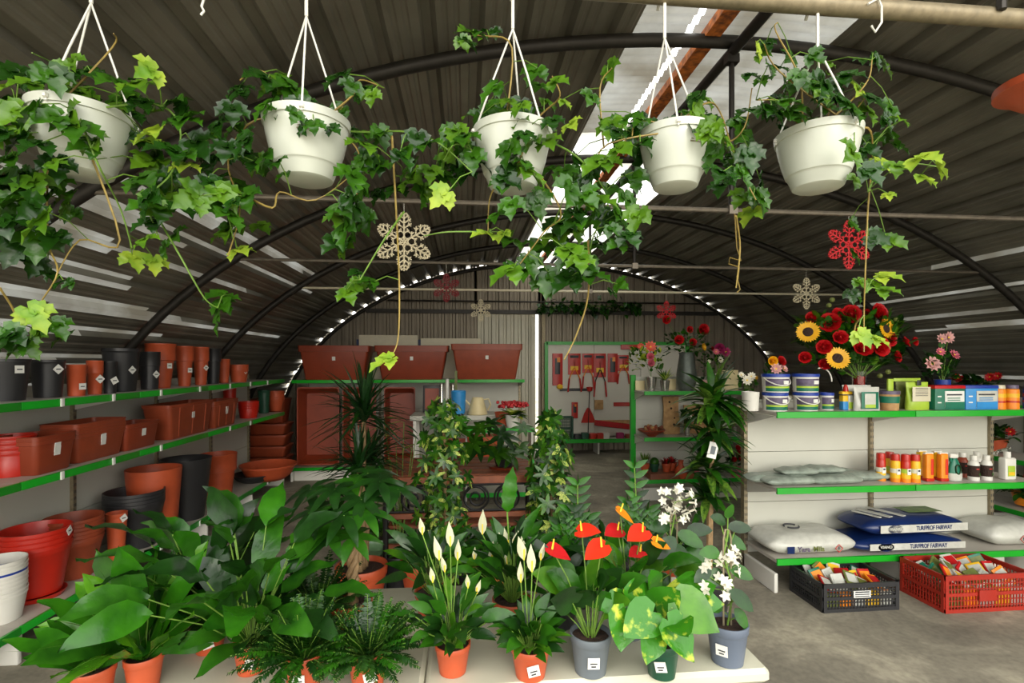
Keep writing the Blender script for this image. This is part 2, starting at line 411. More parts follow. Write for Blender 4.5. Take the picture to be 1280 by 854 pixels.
# ================================================================ FIXTURES
def price_clip(p, loc, rz=0): return MB().box((0, 0, 0), (.012, .05, .055), 'sticker', bev=.004)
def shelving(name, label, length, depth, levels, height, bays, loc, rz, back='panel', base=True, feet=None, leftrail=False, toprail=False, group=None):
    """local frame: x along the run 0..length, y = 0 at the back panel, shelves reach to y = -depth"""
    t = thing(name, label, 'shelving', loc, rz, group)
    bl = length/bays
    for b in range(bays):
        m = MB(); z = .14; k = 0
        while z < height-.01:
            h = min(.4, height-z); m.box((b*bl+bl/2, .01, z+h/2), (bl-.03, .02, h-.004), back); z += h
        m.build('back_panel', t, smooth=False)
    for b in range(bays+1):
        x = b*bl; m = MB().box((x, .0, height/2), (.03, .05, height), 'galv' if not leftrail else 'green')
        zz = .2
        while zz < height-.04: m.box((x-.008, -.026, zz), (.004, .003, .022), 'ink').box((x+.008, -.026, zz), (.004, .003, .022), 'ink'); zz += .05
        m.build('upright', t, smooth=False)
        MB().box((x, -depth/2, .07), (.03, depth, .14), 'white', bev=.008).build('base_foot', t)
    for li, z in enumerate(levels):
        dd = depth if (li == 0 or not isinstance(depth, tuple)) else depth
        for b in range(bays):
            s = MB().box((b*bl+bl/2, -dd/2-.012, z-.012), (bl-.004, dd-.03, .024), 'shelf').build('shelf_board', t, smooth=False)
            MB().box((b*bl+bl/2, -dd, z-.018), (bl-.006, .018, .045), 'green', bev=.003).build('price_rail', s)
        for b in range(bays+1):
            if li:
                m = MB(); x = min(max(b*bl, .008), length-.008)
                m.face([(x, 0, z-.03), (x, -dd+.03, z-.03), (x, 0, z-.13)], 'white'); m.face([(x+.003, 0, z-.13), (x+.003, -dd+.03, z-.03), (x+.003, 0, z-.03)], 'white')
                m.build('bracket', t, smooth=False)
    if base: MB().box((length/2, -depth+.08, .075), (length-.04, .015, .15), 'white').build('kick_panel', t)
    return t
# left wall run: faces +X.  local x -> world -Y.. use rz = 90deg so local x -> +Y, local -y -> +X
LX = -2.43; LD = .47; ZT, ZM, ZL = 1.43, .99, .20
left_unit = shelving('wall_shelving', 'long white shelving with green rails along the left wall full of pots', 5.1, LD, [ZL, ZM, ZT], 1.50, 5, (LX-LD, 2.0, 0), PI/2, base=False)
for y in (2.75, 3.3, 3.75, 4.3, 4.9, 5.5, 6.0, 6.5):      # little price clips on the rails
    for z in (ZT, ZM, ZL):
        if rnd.random() < .75: o = MB().box((y-2.0, -LD-.012, z-.018), (.028, .008, .05), 'sticker', bev=.003).build('price_clip', left_unit)
o = MB().box((.5, -LD+.1, .075), (1.3, .015, .15), 'white').build('kick_panel', left_unit)
# right hand unit, faces the camera
RX0, RX1, RYB, RD = 2.22, 4.37, 3.87, .42
ZR = [.24, .75, 1.295]
right_unit = shelving('gondola_shelving', 'white shelving with green rails at right holding garden chemicals and fertiliser sacks', RX1-RX0, RD, ZR, 1.36, 2, (RX0, RYB, 0), 0, base=False)
o = MB().box((1.62, -.18, .07), (.9, .02, .14), 'white').build('kick_panel', right_unit)
# middle unit by the bouquets
MX0, MX1, MYB, MD = 2.11, 3.40, 6.25, .40
ZC = [.26, .76, 1.31]
mid_unit = shelving('gondola_shelving', 'white shelving with green edge post and bouquets on top in the middle', MX1-MX0, MD, ZC, 1.48, 1, (MX0, MYB, 0), 0, leftrail=True)
MB().box((-.005, -.01, .75), (.06, .06, 1.5), 'green').build('edge_post', mid_unit, smooth=False)
# right wall unit
side_unit = shelving('wall_shelving', 'white shelving with green rails along the right wall behind the sacks', 2.9, .5, [.25, .73, 1.25], 1.3, 3, (5.7, 6.6, 0), -PI/2, base=False)
# rear unit with big trough planters
BYF = 7.30; BX0, BX1 = -2.40, .86; ZB = [.19, 1.41]
rear_unit = shelving('pallet_shelving', 'low shelving with green rails across the rear left holding big trough planters', BX1-BX0, .75, ZB, 1.39, 3, (BX0, BYF+.75, 0), 0)
# pegboard at the back wall
PX0, PX1 = 1.50, 4.2
peg = thing('pegboard_display', 'pegboard tool display with green frame against the back wall', 'display stand', (PX0, 9.33, 0))
PW = PX1-PX0
for b in range(3): MB().box((PW/6+b*PW/3, 0, 1.14), (PW/3-.006, .02, 1.7), 'pegboard').build('pegboard_panel', peg, smooth=False)
MB().box((0, -.01, 1.02), (.06, .05, 2.04), 'green').build('upright', peg); MB().box((PW, -.01, 1.02), (.06, .05, 2.04), 'green').build('upright', peg)
MB().box((PW/2, -.01, 2.02), (PW, .05, .06), 'green').build('top_rail', peg)
s = MB().box((PW/2, -.17, .25), (PW, .34, .025), 'shelf').build('shelf_board', peg); MB().box((PW/2, -.345, .245), (PW, .015, .07), 'green').build('price_rail', s)
for x in (.03, .9, 1.8, PW-.03): MB().box((x, -.17, .12), (.03, .34, .235), 'white').build('base_foot', peg)

# plant table (folding, moulded plastic)
TZ = .74
TX0, TX1, TY0, TY1 = -1.14, .907, 1.43, 2.10
tab = thing('folding_table', 'off-white plastic folding table in the foreground crowded with potted plants', 'table', ((TX0+TX1)/2, (TY0+TY1)/2, 0))
W2 = (TX1-TX0)/2; D2 = (TY1-TY0)/2
mat('tabletop', (196, 193, 172), .45, 0, .04, 4)
mat('tablelip', (236, 236, 226), .4, 0, .02, 4)
for sx in (-1, 1):
    m = MB().box((sx*(W2/2+.0015), 0, TZ-.022), (W2-.003, 2*D2, .044), 'tabletop', bev=.035)
    h = m.build('table_half', tab)
for (x, y) in ((-W2+.2, -D2+.1), (-W2+.2, D2-.1), (W2-.2, -D2+.1), (W2-.2, D2-.1)):
    MB().tube([(x, y, 0), (x, y, TZ-.045)], .014, 'galv', 10).build('leg', tab)
for x in (-W2+.2, W2-.2): MB().tube([(x, -D2+.1, .2), (x, D2-.1, .2)], .010, 'galv', 8).build('stretcher', tab)
# ================================================================ EMPTY POTS
def pot_profile(h, rt, rb, style='round'):
    w = max(.003, rt*.03)
    if style == 'plain':
        out = [(rb, 0), (rb+(rt-rb)*.5, h*.5), (rt, h)]
    elif style == 'bowl':
        out = [(rb, 0), (rb+(rt-rb)*.55, h*.3), (rb+(rt-rb)*.9, h*.75), (rt*1.0, h*.86), (rt*1.04, h*.87), (rt*1.05, h)]
    elif style == 'tall':
        out = [(rb, 0), (rb+(rt-rb)*.62, h*.62), (rt*.985, h*.63), (rt, h*.96), (rt*1.015, h*.965), (rt*1.015, h)]
    else:
        out = [(rb, 0), (rb+(rt-rb)*.82, h*.80), (rt*.965, h*.81), (rt*.985, h*.88), (rt*1.0, h*.93), (rt*1.02, h*.935), (rt*1.02, h)]
    inn = [(out[-1][0]-w*1.3, h), (out[-2][0]-w*2.2, h*.9), (rb-w, w*2), (0, w*2)]
    return [(0, 0)]+out+inn
def empty_pot(name, h, rt, rb, m, style, label, loc, sticker=None, group=None, n=32, tilt=0):
    mb = MB().lathe(pot_profile(h, rt, rb, style), m, n); o = mb.build(name, ang=50); tag(o, label, 'pot', group); o.location = loc; o.rotation_euler = (0, tilt, 0)
    if sticker: pot_label(o, h, rt, rb, style, sticker)
    return o
def pot_label(o, h, rt, rb, style, sticker):
    if sticker:
        az, zf = sticker; z = h*zf; r = rb+(rt-rb)*zf+.005; s = min(.045, h*.2)
        if zf > .62 and style != 'plain': r = rt*1.005+.003
        MB().box((r*math.cos(az), r*math.sin(az), z), (.003, s, s), 'sticker', R=Matrix.Rotation(az, 3, 'Z')@Matrix.Rotation(rnd.choice([0, .5, .8]), 3, 'X')).box((r*math.cos(az)+.0022*math.cos(az), r*math.sin(az)+.0022*math.sin(az), z), (.001, s*.6, s*.15), 'ink', rz=az).build('price_label', o)
    return o
def stack(x0, x1, ytop, X, zbase, n, m, style, desc, where, lipgap=.028, ratio=.72, sticker=None, name='plant_pot', tilt=0, group=None, ybot=None):
    """n nested pots of the size that spans columns x0..x1, the top rim reaching row ytop"""
    for q in range(4):
        X_, Y, R = rad(x0, x1, X=X); X = max(X, LX-LD+.05+R*1.1)
    d = dep(X, Y); top = CZ+(HOR-ytop)*d/F
    if style == 'bowl': R /= 1.05
    else: R /= 1.02
    h = max(.04, top-zbase-(n-1)*lipgap)
    o = None
    for k in range(n):
        lb = f'{desc}, {where}' if n == 1 else f'{desc}, {ORD[n-1-k] if k else "bottom one"} in stack {where}'
        if k == 0:
            o = empty_pot(name, h, R, R*ratio, m, style, lb, (X, Y, zbase+.001), None, group or (f'{desc} {where}' if n > 1 else None), tilt=tilt)
        else:
            c = dup(o); c.location.z = zbase+.001+k*lipgap; c['label'] = lb
            c.location.x = X+rnd.uniform(-.002, .002)
    if sticker: pot_label(c if n > 1 else o, h, R, R*ratio, style, sticker)
    return X, Y, R, h
SA = -.35     # sticker azimuth towards the room
T = lambda *a, **k: stack(*a, **k)
# top shelf
T(-28, 40, 449, -2.68, ZT, 1, 'black', 'round', 'large black plastic pot', 'at the near end of the top left shelf', sticker=(SA, .75), ratio=.78)
T(36, 83, 450, -2.66, ZT, 1, 'black', 'round', 'mid-size black plastic pot', 'second from the near end of the top left shelf', sticker=(SA, .75), ratio=.8)
T(82, 109, 456, -2.60, ZT, 1, 'terra', 'tall', 'small terracotta plastic pot with a diamond label', 'between black pots on the top left shelf', sticker=(SA, .3), ratio=.86)
T(107, 130, 451, -2.60, ZT, 1, 'terra', 'tall', 'small terracotta plastic pot', 'just behind the diamond-labelled one on the top left shelf', sticker=(SA, .45), ratio=.8)
T(128, 147, 452, -2.56, ZT, 1, 'black', 'tall', 'narrow black plastic pot', 'in front of the tallest black pot on the top left shelf', sticker=(SA, .4), ratio=.85)
T(126, 176, 436, -2.66, ZT, 1, 'black', 'round', 'tallest wide black plastic pot', 'on the top left shelf', sticker=(SA, .5), ratio=.78)
T(173, 201, 440, -2.62, ZT, 1, 'black', 'tall', 'slender black plastic pot with two labels', 'beside big terracotta pot on the top left shelf', sticker=(SA, .4), ratio=.8)
T(180, 221, 430, -2.68, ZT, 1, 'terra', 'tall', 'tallest terracotta pot with a big white label', 'on the top left shelf', sticker=(SA, .5), ratio=.62)
T(218, 243, 433, -2.66, ZT, 1, 'terra', 'tall', 'tall terracotta pot with a tilted label', 'right behind the tallest on the top left shelf', sticker=(SA, .4), ratio=.62)
T(240, 262, 434, -2.66, ZT, 1, 'terra', 'tall', 'tall terracotta pot', 'next to the dark tall pot on the top left shelf', sticker=(SA, .45), ratio=.66)
T(256, 277, 436, -2.66, ZT, 1, 'black', 'tall', 'dark tall square-shouldered pot', 'towards the far end of the top left shelf', ratio=.7)
T(272, 288, 449, -2.66, ZT, 2, 'terra', 'round', 'small terracotta pot', 'behind dark tall pot on the top left shelf', ratio=.75, lipgap=.02)
T(286, 311, 456, -2.62, ZT, 4, 'terra', 'round', 'orange-brown terracotta pot', 'at far end of the top left shelf', ratio=.78, lipgap=.018, sticker=(SA, .4))
# middle shelf
T(-20, 47, 544, -2.66, ZM, 4, 'red', 'round', 'bright red plastic pot', 'at near end of the middle left shelf', ratio=.86, lipgap=.03, sticker=(SA, .7))
def trough(name, L, W, H, m, label, loc, rz=0, group=None, sticker=True, ribs=0, taper=.84, lip=.03, rx=0, plate=True):
    mb = MB(); t = .006
    def ring(k, z, ins=0):
        o = []; x, y = L/2*k-ins, W/2*k-ins; b = min(.03, y*.4)
        for (sx, sy, a0) in ((1, 1, 0), (-1, 1, PI/2), (-1, -1, PI), (1, -1, 1.5*PI)):
            for q in range(4):
                a = a0+q*PI/6; o.append(V((sx*(x-b)+math.cos(a)*b, sy*(y-b)+math.sin(a)*b, z)))
        return o
    kk = lambda z: taper+(1-taper)*z/H
    rs = [ring(taper, 0, .004), ring(taper, .006), ring(kk(H-lip)*.985, H-lip), ring(1, H-lip+.002), ring(1.005, H-.006), ring(1.02, H-.004), ring(1.02, H), ring(1, H, t*1.5), ring(kk(H-lip)*.985, H-lip, t), ring(taper, .01, t)]
    mb.grid(rs, m, True); mb.face(rs[0][::-1], m); mb.face(rs[-1], m)
    for i in range(ribs):
        for sgn in (-1, 1):
            x = (-.5+(i+.5)/ribs)*L*.85; y0, y1 = sgn*W/2*taper, sgn*W/2*kk(H-lip)*.985
            mb.tube([(x, y0+sgn*.001, .02), (x*1.05, y1+sgn*.002, H-lip)], .006, m, 6)
    o = mb.build(name, ang=35); tag(o, label, 'planter', group); o.location = loc; o.rotation_euler = (rx, 0, rz)
    if sticker:
        a = math.atan2((1-taper)*W/2, H)
        MB().box((0, -W/2*kk(H*.62)-.004, H*.62), (.045, .003, .055), 'sticker', R=Matrix.Rotation(a, 3, 'X')).build('price_label', o)
    return o
def trough_px(x0, x1, ytop, X, z, n, m, desc, where, W=.2, gap=.022, **k):
    """planter lying along the shelf, spanning columns x0..x1"""
    Ya, Yb = onX(x0, X+W/2), onX(x1, X+W/2)
    Yc = (Ya+Yb)/2; L = abs(Yb-Ya); top = zpy(ytop, X, Yc); h = max(.06, top-z-(n-1)*gap); o = None
    for q in range(n):
        lb = f'{desc}, {where}' if n == 1 else f'{desc}, {ORD[n-1-q] if q else "bottom one"} of stack {where}'
        if q == 0: o = trough('trough_planter', L*.98, W, h, m, lb, (X, Yc, z+.001), PI/2, group=(f'{desc} {where}' if n > 1 else None), **k)
        else: c = dup(o); c.location.z = z+.001+q*gap; c['label'] = lb
trough_px(45, 98, 543, -2.60, ZM, 2, 'brown', 'short brown rectangular planter', 'by the bright red pots, middle left shelf', W=.26)
trough_px(96, 160, 526, -2.62, ZM, 4, 'terra_dk', 'long reddish rectangular planter', 'on the middle left shelf', W=.24)
trough_px(158, 201, 528, -2.60, ZM, 1, 'brown', 'single brown rectangular planter', 'beyond the long stacked ones on the middle left shelf', W=.22)
trough_px(212, 268, 503, -2.60, ZM, 1, 'terra_dk', 'ribbed terracotta window planter with two white labels', 'on the middle left shelf', W=.24, ribs=3)
trough_px(268, 299, 500, -2.60, ZM, 2, 'terra_dk', 'ribbed square terracotta planter', 'by small red pots on middle left shelf', W=.24, ribs=3)
T(297, 324, 502, -2.60, ZM, 4, 'red', 'round', 'small bright red pot', 'far along the middle left shelf', ratio=.82, lipgap=.02)
T(322, 338, 488, -2.64, ZM, 1, 'dkgreen', 'round', 'dark green plastic pot', 'between red and terracotta pots on the middle left shelf', ratio=.8)
T(333, 356, 489, -2.62, ZM, 4, 'terra', 'round', 'orange terracotta pot', 'at far end of the middle left shelf', ratio=.62, lipgap=.03)
T(278, 296, 482, -2.76, ZM, 1, 'red', 'plain', 'dull red pot', 'hidden behind the ribbed square planters', ratio=.8)
w = MB().tube([(0, 0, 0), (.05, -.02, .10), (.02, -.03, .16), (-.03, -.02, .15)], .006, 'steel_dark', 6).build('wall_hook'); w.location = (LX-LD+.03, onX(205, -2.8), ZM+.01); tag(w, 'dark bent wire hook standing on the gap in the middle left shelf', 'hook')
# bottom shelf
T(-42, 36, 700, -2.62, ZL, 9, 'white', 'round', 'white plastic bucket', 'at near end of the bottom left shelf', ratio=.8, lipgap=.024, name='bucket')
X, Y, R, h = T(-6, 92, 660, -2.66, ZL+.03, 4, 'red', 'round', 'large red plastic pot', 'in a saucer on bottom left shelf', ratio=.72, lipgap=.03, sticker=(SA+.5, .9))
o = MB().lathe([(0, 0), (R*.76, 0), (R*.86, .03), (R*.84, .03), (R*.74, .008), (0, .008)], 'red', 32).build('saucer'); o.location = (X, Y, ZL+.001); tag(o, 'red plastic saucer under the large red pots on the bottom left shelf', 'saucer')
T(50, 131, 646, -2.68, ZL, 6, 'terra_dk', 'round', 'dusty terracotta pot', 'behind the large red pots', ratio=.68, lipgap=.026)
T(131, 160, 641, -2.56, ZL+.0, 1, 'terra', 'round', 'single orange terracotta pot with a white tag', 'before the black pots, bottom left shelf', ratio=.72, sticker=(SA, .9))
T(127, 207, 613, -2.67, ZL, 4, 'black', 'round', 'big black round pot', 'behind ferny leaves, bottom left shelf', ratio=.74, lipgap=.028)
T(154, 229, 585, -2.70, ZL, 1, 'terra', 'plain', 'wide terracotta tub', 'rising behind the big black pots', ratio=.8)
T(197, 266, 573, -2.66, ZL, 1, 'black', 'plain', 'tall glossy black tub', 'between two terracotta tubs on the bottom left shelf', ratio=.7)
T(248, 297, 567, -2.64, ZL, 1, 'terra', 'tall', 'tall terracotta pot', 'beyond the tall glossy black tub', ratio=.7)
T(289, 346, 592, -2.58, ZL, 1, 'black', 'bowl', 'shallow black bowl planter', 'towards the far end of the bottom left shelf', ratio=.6)
T(298, 372, 580, -2.68, ZL+.0, 1, 'terra', 'bowl', 'wide shallow terracotta bowl', 'at the far end of the bottom left shelf', ratio=.6)
# blue band on one of the buckets
b = [o for o in C.objects if o.get('label', '').startswith('white plastic bucket, third down')][0]
hh = max(v.co.z for v in b.data.vertices); rr = max(v.co.x for v in b.data.vertices)
MB().lathe([(rr*.95+.003, hh*.80), (rr*.975+.003, hh*.92)], 'blue', 32).build('blue_band', b)

# stack of wide terracotta boxes on the floor past the shelf end
for k in range(5):
    o = trough('trough_planter', .55, .36, .15, 'terra_dk', f'wide terracotta box, {ORD[4-k]} of the pile in the rear left corner', (-2.80, 7.63, .0+k*.16), 0, group='terracotta boxes in the rear left corner', sticker=False)
o = trough('trough_planter', .5, .34, .34, 'brown', 'deep terracotta box on top of the rear left corner pile', (-2.80, 7.63, .80), 0, sticker=False)

# ================================================================ REAR TROUGHS
def tr_frontal(x0, x1, ytop, Y, z, W, m, label, group=None, **k):
    Xa, Xb = onY(x0, Y-W/2), onY(x1, Y-W/2); Xc = (Xa+Xb)/2; L = Xb-Xa
    return trough('trough_planter', L/1.02, W, zpy(ytop, Xc, Y-W/2)-z, m, label, (Xc, Y, z+.001), 0, group=group, taper=k.pop('taper', .82), lip=.09, **k)
grp = 'big trough planters on the rear shelf'
tr_frontal(371, 462, 432, 7.68, 1.41, .5, 'brown', 'large terracotta trough planter, leftmost of three on the rear shelf top', grp)
tr_frontal(467, 561, 432, 7.68, 1.41, .5, 'brown', 'large terracotta trough planter, middle of three on the rear shelf top', grp)
tr_frontal(563, 654, 430, 7.68, 1.41, .5, 'terra_dk', 'large terracotta trough planter, right one on the rear shelf top by the white door', grp)
# upright troughs, standing on end with the opening to the room
def upright(x0, x1, ytop, Y, zb, m, label):
    Xa, Xb = onY(x0, Y), onY(x1, Y); L = zpy(ytop, (Xa+Xb)/2, Y)-zb; Wd = (Xb-Xa)
    o = trough('trough_planter', L/1.02, Wd/1.02, .28, m, label, ((Xa+Xb)/2, Y+.28, zb+L/2+.001), 0, sticker=False)
    o.rotation_euler = (PI/2, PI/2, 0)
    o.rotation_euler = Matrix(((0, 1, 0), (0, 0, -1), (-1, 0, 0))).to_euler()
upright(371, 424, 484, BYF+.12, .20, 'brown', 'terracotta trough planter standing on end at the left of the rear shelf')
upright(428, 470, 484, BYF+.14, .20, 'brown', 'terracotta trough planter standing on end behind the spiky palm')
upright(480, 519, 484, BYF+.14, .20, 'brown', 'dark terracotta trough planter standing on end at the middle of the rear shelf')
trough('trough_planter', .95, .34, .30, 'terra', 'orange terracotta trough planter lying on the bottom board of the rear shelf', (onY(590, 7.6), 7.62, .20), 0, sticker=False)
for i, (x0, x1, yt) in enumerate(((449, 522, 419), (526, 601, 423))):
    Xa, Xb = onY(x0, 8.3), onY(x1, 8.3); zt = zpy(yt, Xa, 8.3)
    o = MB().box((0, 0, zt/2), (Xb-Xa, .03, zt), 'creamboard').build('wall_board'); o.location = ((Xa+Xb)/2, 8.3, .001)
    tag(o, 'cream board standing behind the %s trough planter' % ('middle' if i == 0 else 'right'), 'board')
for i, px in enumerate((448, 525)):
    o = MB().box((0, 0, 1.0), (.05, .05, 2.06), 'blueup').build('rack_post'); o.location = (onY(px, 8.38), 8.38, .001)
    tag(o, 'dark blue rack upright %s of the cream boards' % ('at the left edge' if i == 0 else 'between the two'), 'post')

# ================================================================ MIDDLE: bench, table, display of jugs
# garden table with slatted wood top
def slat_table():
    Y_a, Y_b = 4.25, 5.05; Xa, Xb = onY(478, 4.6), onY(664, 4.6); Lx = Xb-Xa
    t = thing('garden_table', 'brown slatted wooden garden table in the middle of the shop', 'table', ((Xa+Xb)/2, (Y_a+Y_b)/2, 0))
    for k in range(5): MB().box((0, -.32+k*.16, .705), (Lx, .14, .035), 'wood', bev=.006).build('tabletop_slat', t)
    for sx in (-1, 1):
        MB().tube([(sx*Lx*.36, -.3, 0), (sx*Lx*.36, -.22, .4), (sx*Lx*.36, -.28, .69)], .018, 'iron').build('leg', t)
        MB().tube([(sx*Lx*.36, .3, 0), (sx*Lx*.36, .22, .4), (sx*Lx*.36, .28, .69)], .018, 'iron').build('leg', t)
        MB().box((sx*Lx*.36, 0, .66), (.03, .66, .03), 'iron').build('table_rail', t)
slat_table()
def bench():
    Yb = 3.72; Xa, Xb = onY(482, Yb), onY(668, Yb); L = Xb-Xa
    t = thing('garden_bench', 'wooden garden bench with black wrought-iron scroll back seen from behind', 'bench', ((Xa+Xb)/2, Yb, 0))
    for k in range(3): MB().box((0, .16+k*.12, .43), (L, .10, .025), 'wood', bev=.005).build('seat_slat', t)
    z1, z2 = .545, .69
    MB().box((0, 0, .80), (L, .03, .055), 'wood', bev=.006).build('back_slat', t)
    MB().box((0, 0, .545), (L, .03, .04), 'wood', bev=.006).build('back_slat', t)
    MB().box((0, .02, .315), (L, .03, .05), 'wood', bev=.006).build('back_slat', t)
    def spiral(cx, cz, r, turns=1.9, s=1): return [(cx+s*r*(1-u/26)*math.cos(u*turns*2*PI/24), -.005, cz+r*(1-u/26)*math.sin(u*turns*2*PI/24)) for u in range(25)]
    m = MB().tube([(-L/2, -.005, .765), (L/2, -.005, .765)], .009, 'iron', 6).tube([(-L/2, -.005, .575), (L/2, -.005, .575)], .009, 'iron', 6)
    for q, cx in enumerate((-.36, -.12, .12, .36)):
        m.tube(spiral(cx*L*.86, .67, .09, s=1 if q % 2 else -1), .009, 'iron', 6)
        m.tube([(cx*L*.86+.09*math.cos(a), -.005, .67+.09*math.sin(a)) for a in [2*PI*i/24 for i in range(25)]], .008, 'iron', 6)
    m.build('scroll_panel', t)
    for sx in (-1, 1):
        m = MB().tube([(sx*L/2, .46, 0), (sx*L/2, .42, .2), (sx*L/2, .44, .43)], .02, 'iron'); m.build('leg', t)
        m = MB().tube([(sx*L/2, -.05, 0), (sx*L/2, 0, .3), (sx*L/2, .0, .83)], .02, 'iron'); m.build('leg', t)
        m = MB().tube([(sx*L/2, 0, .62), (sx*L/2, .2, .66), (sx*L/2, .42, .63), (sx*L/2, .45, .43)], .016, 'iron').tube([(sx*L/2, 0, .42), (sx*L/2, .44, .42)], .015, 'iron'); m.build('armrest', t)
bench()
# low white display table with jugs
DY = 6.74; dz = .985
Xa, Xb = onY(512, DY-.28), onY(622, DY-.28)
t = thing('display_table', 'white display table with a blue vase and jugs in front of the rear shelf', 'table', ((Xa+Xb)/2, DY, 0))
MB().box((0, 0, dz-.03), (Xb-Xa, .56, .06), 'panel', bev=.01).build('tabletop', t)
for sx in (-1, 1):
    for sy in (-1, 1): MB().box((sx*((Xb-Xa)/2-.06), sy*.22, (dz-.06)/2), (.04, .04, dz-.06), 'white').build('leg', t)
def lobj(name, prof, m, label, cat, px, Y, z, n=24, group=None, mf=None):
    o = MB().lathe(prof, m, n).build(name); o.location = (onY(px, Y), Y, z+.001); return tag(o, label, cat, group)
u = dep(.0, 6.5)/F     # metres per pixel there
lobj('vase', [(0, 0), (.065, 0), (.085, .02), (.098, .30), (.09, .31), (.08, .05), (0, .05)], 'sky_blue', 'bright blue tapered vase on the white display table', 'vase', 573, 6.58, dz)
j = thing('watering_jug', 'cream enamel jug with handle and spout beside the blue vase', 'jug', (onY(597, 6.58), 6.58, dz+.001))
MB().lathe([(0, 0), (.12, 0), (.13, .01), (.075, .20), (.07, .22), (.06, .22), (.06, .2), (.11, .02), (0, .02)], 'cream', 24).build('body', j)
MB().tube([(.07, 0, .19), (.14, 0, .20), (.17, 0, .13), (.13, 0, .05)], .009, 'cream').build('handle', j); MB().tube([(-.08, 0, .10), (-.14, 0, .17), (-.17, 0, .20)], [.014, .010, .009], 'cream').build('spout', j)
for i, (px, h, r) in enumerate(((552, .40, .022), (559, .46, .024), (566, .38, .020))):
    lobj('glass_tube_vase', [(0, 0), (r*1.6, 0), (r, .04), (r, h), (r-.004, h), (r-.004, .05), (0, .05)], 'chrome' if i != 1 else 'white', '%s slim pale bottle vase left of the blue vase' % ['leftmost', 'tallest', 'shortest'][i], 'vase', px, 6.56+.06*i, dz)
fr_ = MB().box((0, 0, .19), (.24, .02, .36), 'black', bev=.01).box((0, -.012, .19), (.18, .006, .28), 'brown').build('picture_frame'); fr_.location = (onY(540, 6.8), 6.8, dz+.001); tag(fr_, 'small dark-framed plaque on the white display table left of the bottles', 'frame')
o = MB().box((0, 0, .28), (.035, .03, .56), 'olive').build('garden_stake'); o.location = (onY(570, 6.9), 6.9, dz+.001); tag(o, 'dark green upright stake behind the blue vase', 'stake')
# small stand at right of that table: pots and red flowers
SY = 6.12
Xa, Xb = onY(622, SY-.25), onY(668, SY-.25)
t = thing('display_stand', 'low white stand with green rail holding terracotta boxes and red flowers', 'stand', ((Xa+Xb)/2-.18, SY, 0)); Wd = Xb-Xa+.36
for z in (.12, .5, .87):
    MB().box((0, 0, z), (Wd, .46, .03), 'panel').build('shelf_board', t); MB().box((0, -.235, z), (Wd, .012, .05), 'green').build('price_rail', t)
for sx in (-1, 1): MB().box((sx*Wd/2, .1, .44), (.02, .3, .88), 'white').build('side_panel', t)
for k in range(2): tg = trough('trough_planter', .42, .26, .16, 'terra', 'orange terracotta box, %s on the low white stand' % ['lower one', 'upper one'][k], (onY(600+k*6, SY), SY, .52+.10*k), 0, group='terracotta boxes on the low stand', sticker=False, taper=.9)
empty_pot('plant_pot', .16, .13, .10, 'terra', 'round', 'terracotta pot left of the red flowers on the low white stand', (onY(632, 6.15), 6.2, .89), None)
# ================================================================ FLOWERS
def rose(mb, c, r, m, nrm=(0, -1, .3)):
    n = V(nrm).normalized(); s, up = perp(n); c = V(c)
    mb.ball(c, r*.30, m, 8)
    for ring, (k, rr, op) in enumerate(((3, .32, .12), (4, .5, .3), (5, .72, .55), (7, 1.0, .9))):
        for q in range(k):
            a = 2*PI*q/k+ring*.7; out = s*math.cos(a)+up*math.sin(a); tang = -s*math.sin(a)+up*math.cos(a)
            rows = []
            for t in (0, .35, .7, 1):
                w = (.35+.6*math.sin(min(1, t*1.1)*PI*.6))*r*.75*(.5+.16*ring)
                p = c-n*r*.35+out*r*rr*(t**.7)*(.55+.45*op)+n*r*(.95-op*.35)*t
                bend = out*(-w*.35)
                rows.append([p-tang*w+bend, p, p+tang*w+bend])
            mb.grid(rows, m)
def sunflower(mb, c, r, nrm=(0, -1, .15)):
    n = V(nrm).normalized(); s, up = perp(n); c = V(c)
    R = Matrix((s, up, n)).transposed()
    mb.lathe([(0, r*.12), (r*.28, r*.1), (r*.42, r*.03), (r*.42, -r*.03), (0, -r*.05)], 'seedbrown', 14, c, R=R)
    for ring in range(2):
        for q in range(14):
            a = 2*PI*(q+ring*.5)/14; out = s*math.cos(a)+up*math.sin(a)
            mb.leaf(c+out*r*.33-n*r*.03*ring, out+n*.15, r*(.68-.05*ring), r*.3, S_SMALL, 'petalyellow', 0, .15, up=n)
def daisy(mb, c, r, m, k=10, nrm=(0, -1, .3), mid='spadix'):
    n = V(nrm).normalized(); s, up = perp(n); c = V(c)
    for ring in range(2):
        for q in range(k):
            a = 2*PI*(q+ring*.5)/k; out = s*math.cos(a)+up*math.sin(a)
            mb.leaf(c, out+n*(.3+.5*ring), r*(1-.25*ring), r*.5, S_SMALL, m, 0, .2, up=n)
    mb.ball(c+n*r*.1, r*.16, mid, 6)
def rv(a=1): return V((rnd.uniform(-a, a), rnd.uniform(-a, a), rnd.uniform(-a, a)))
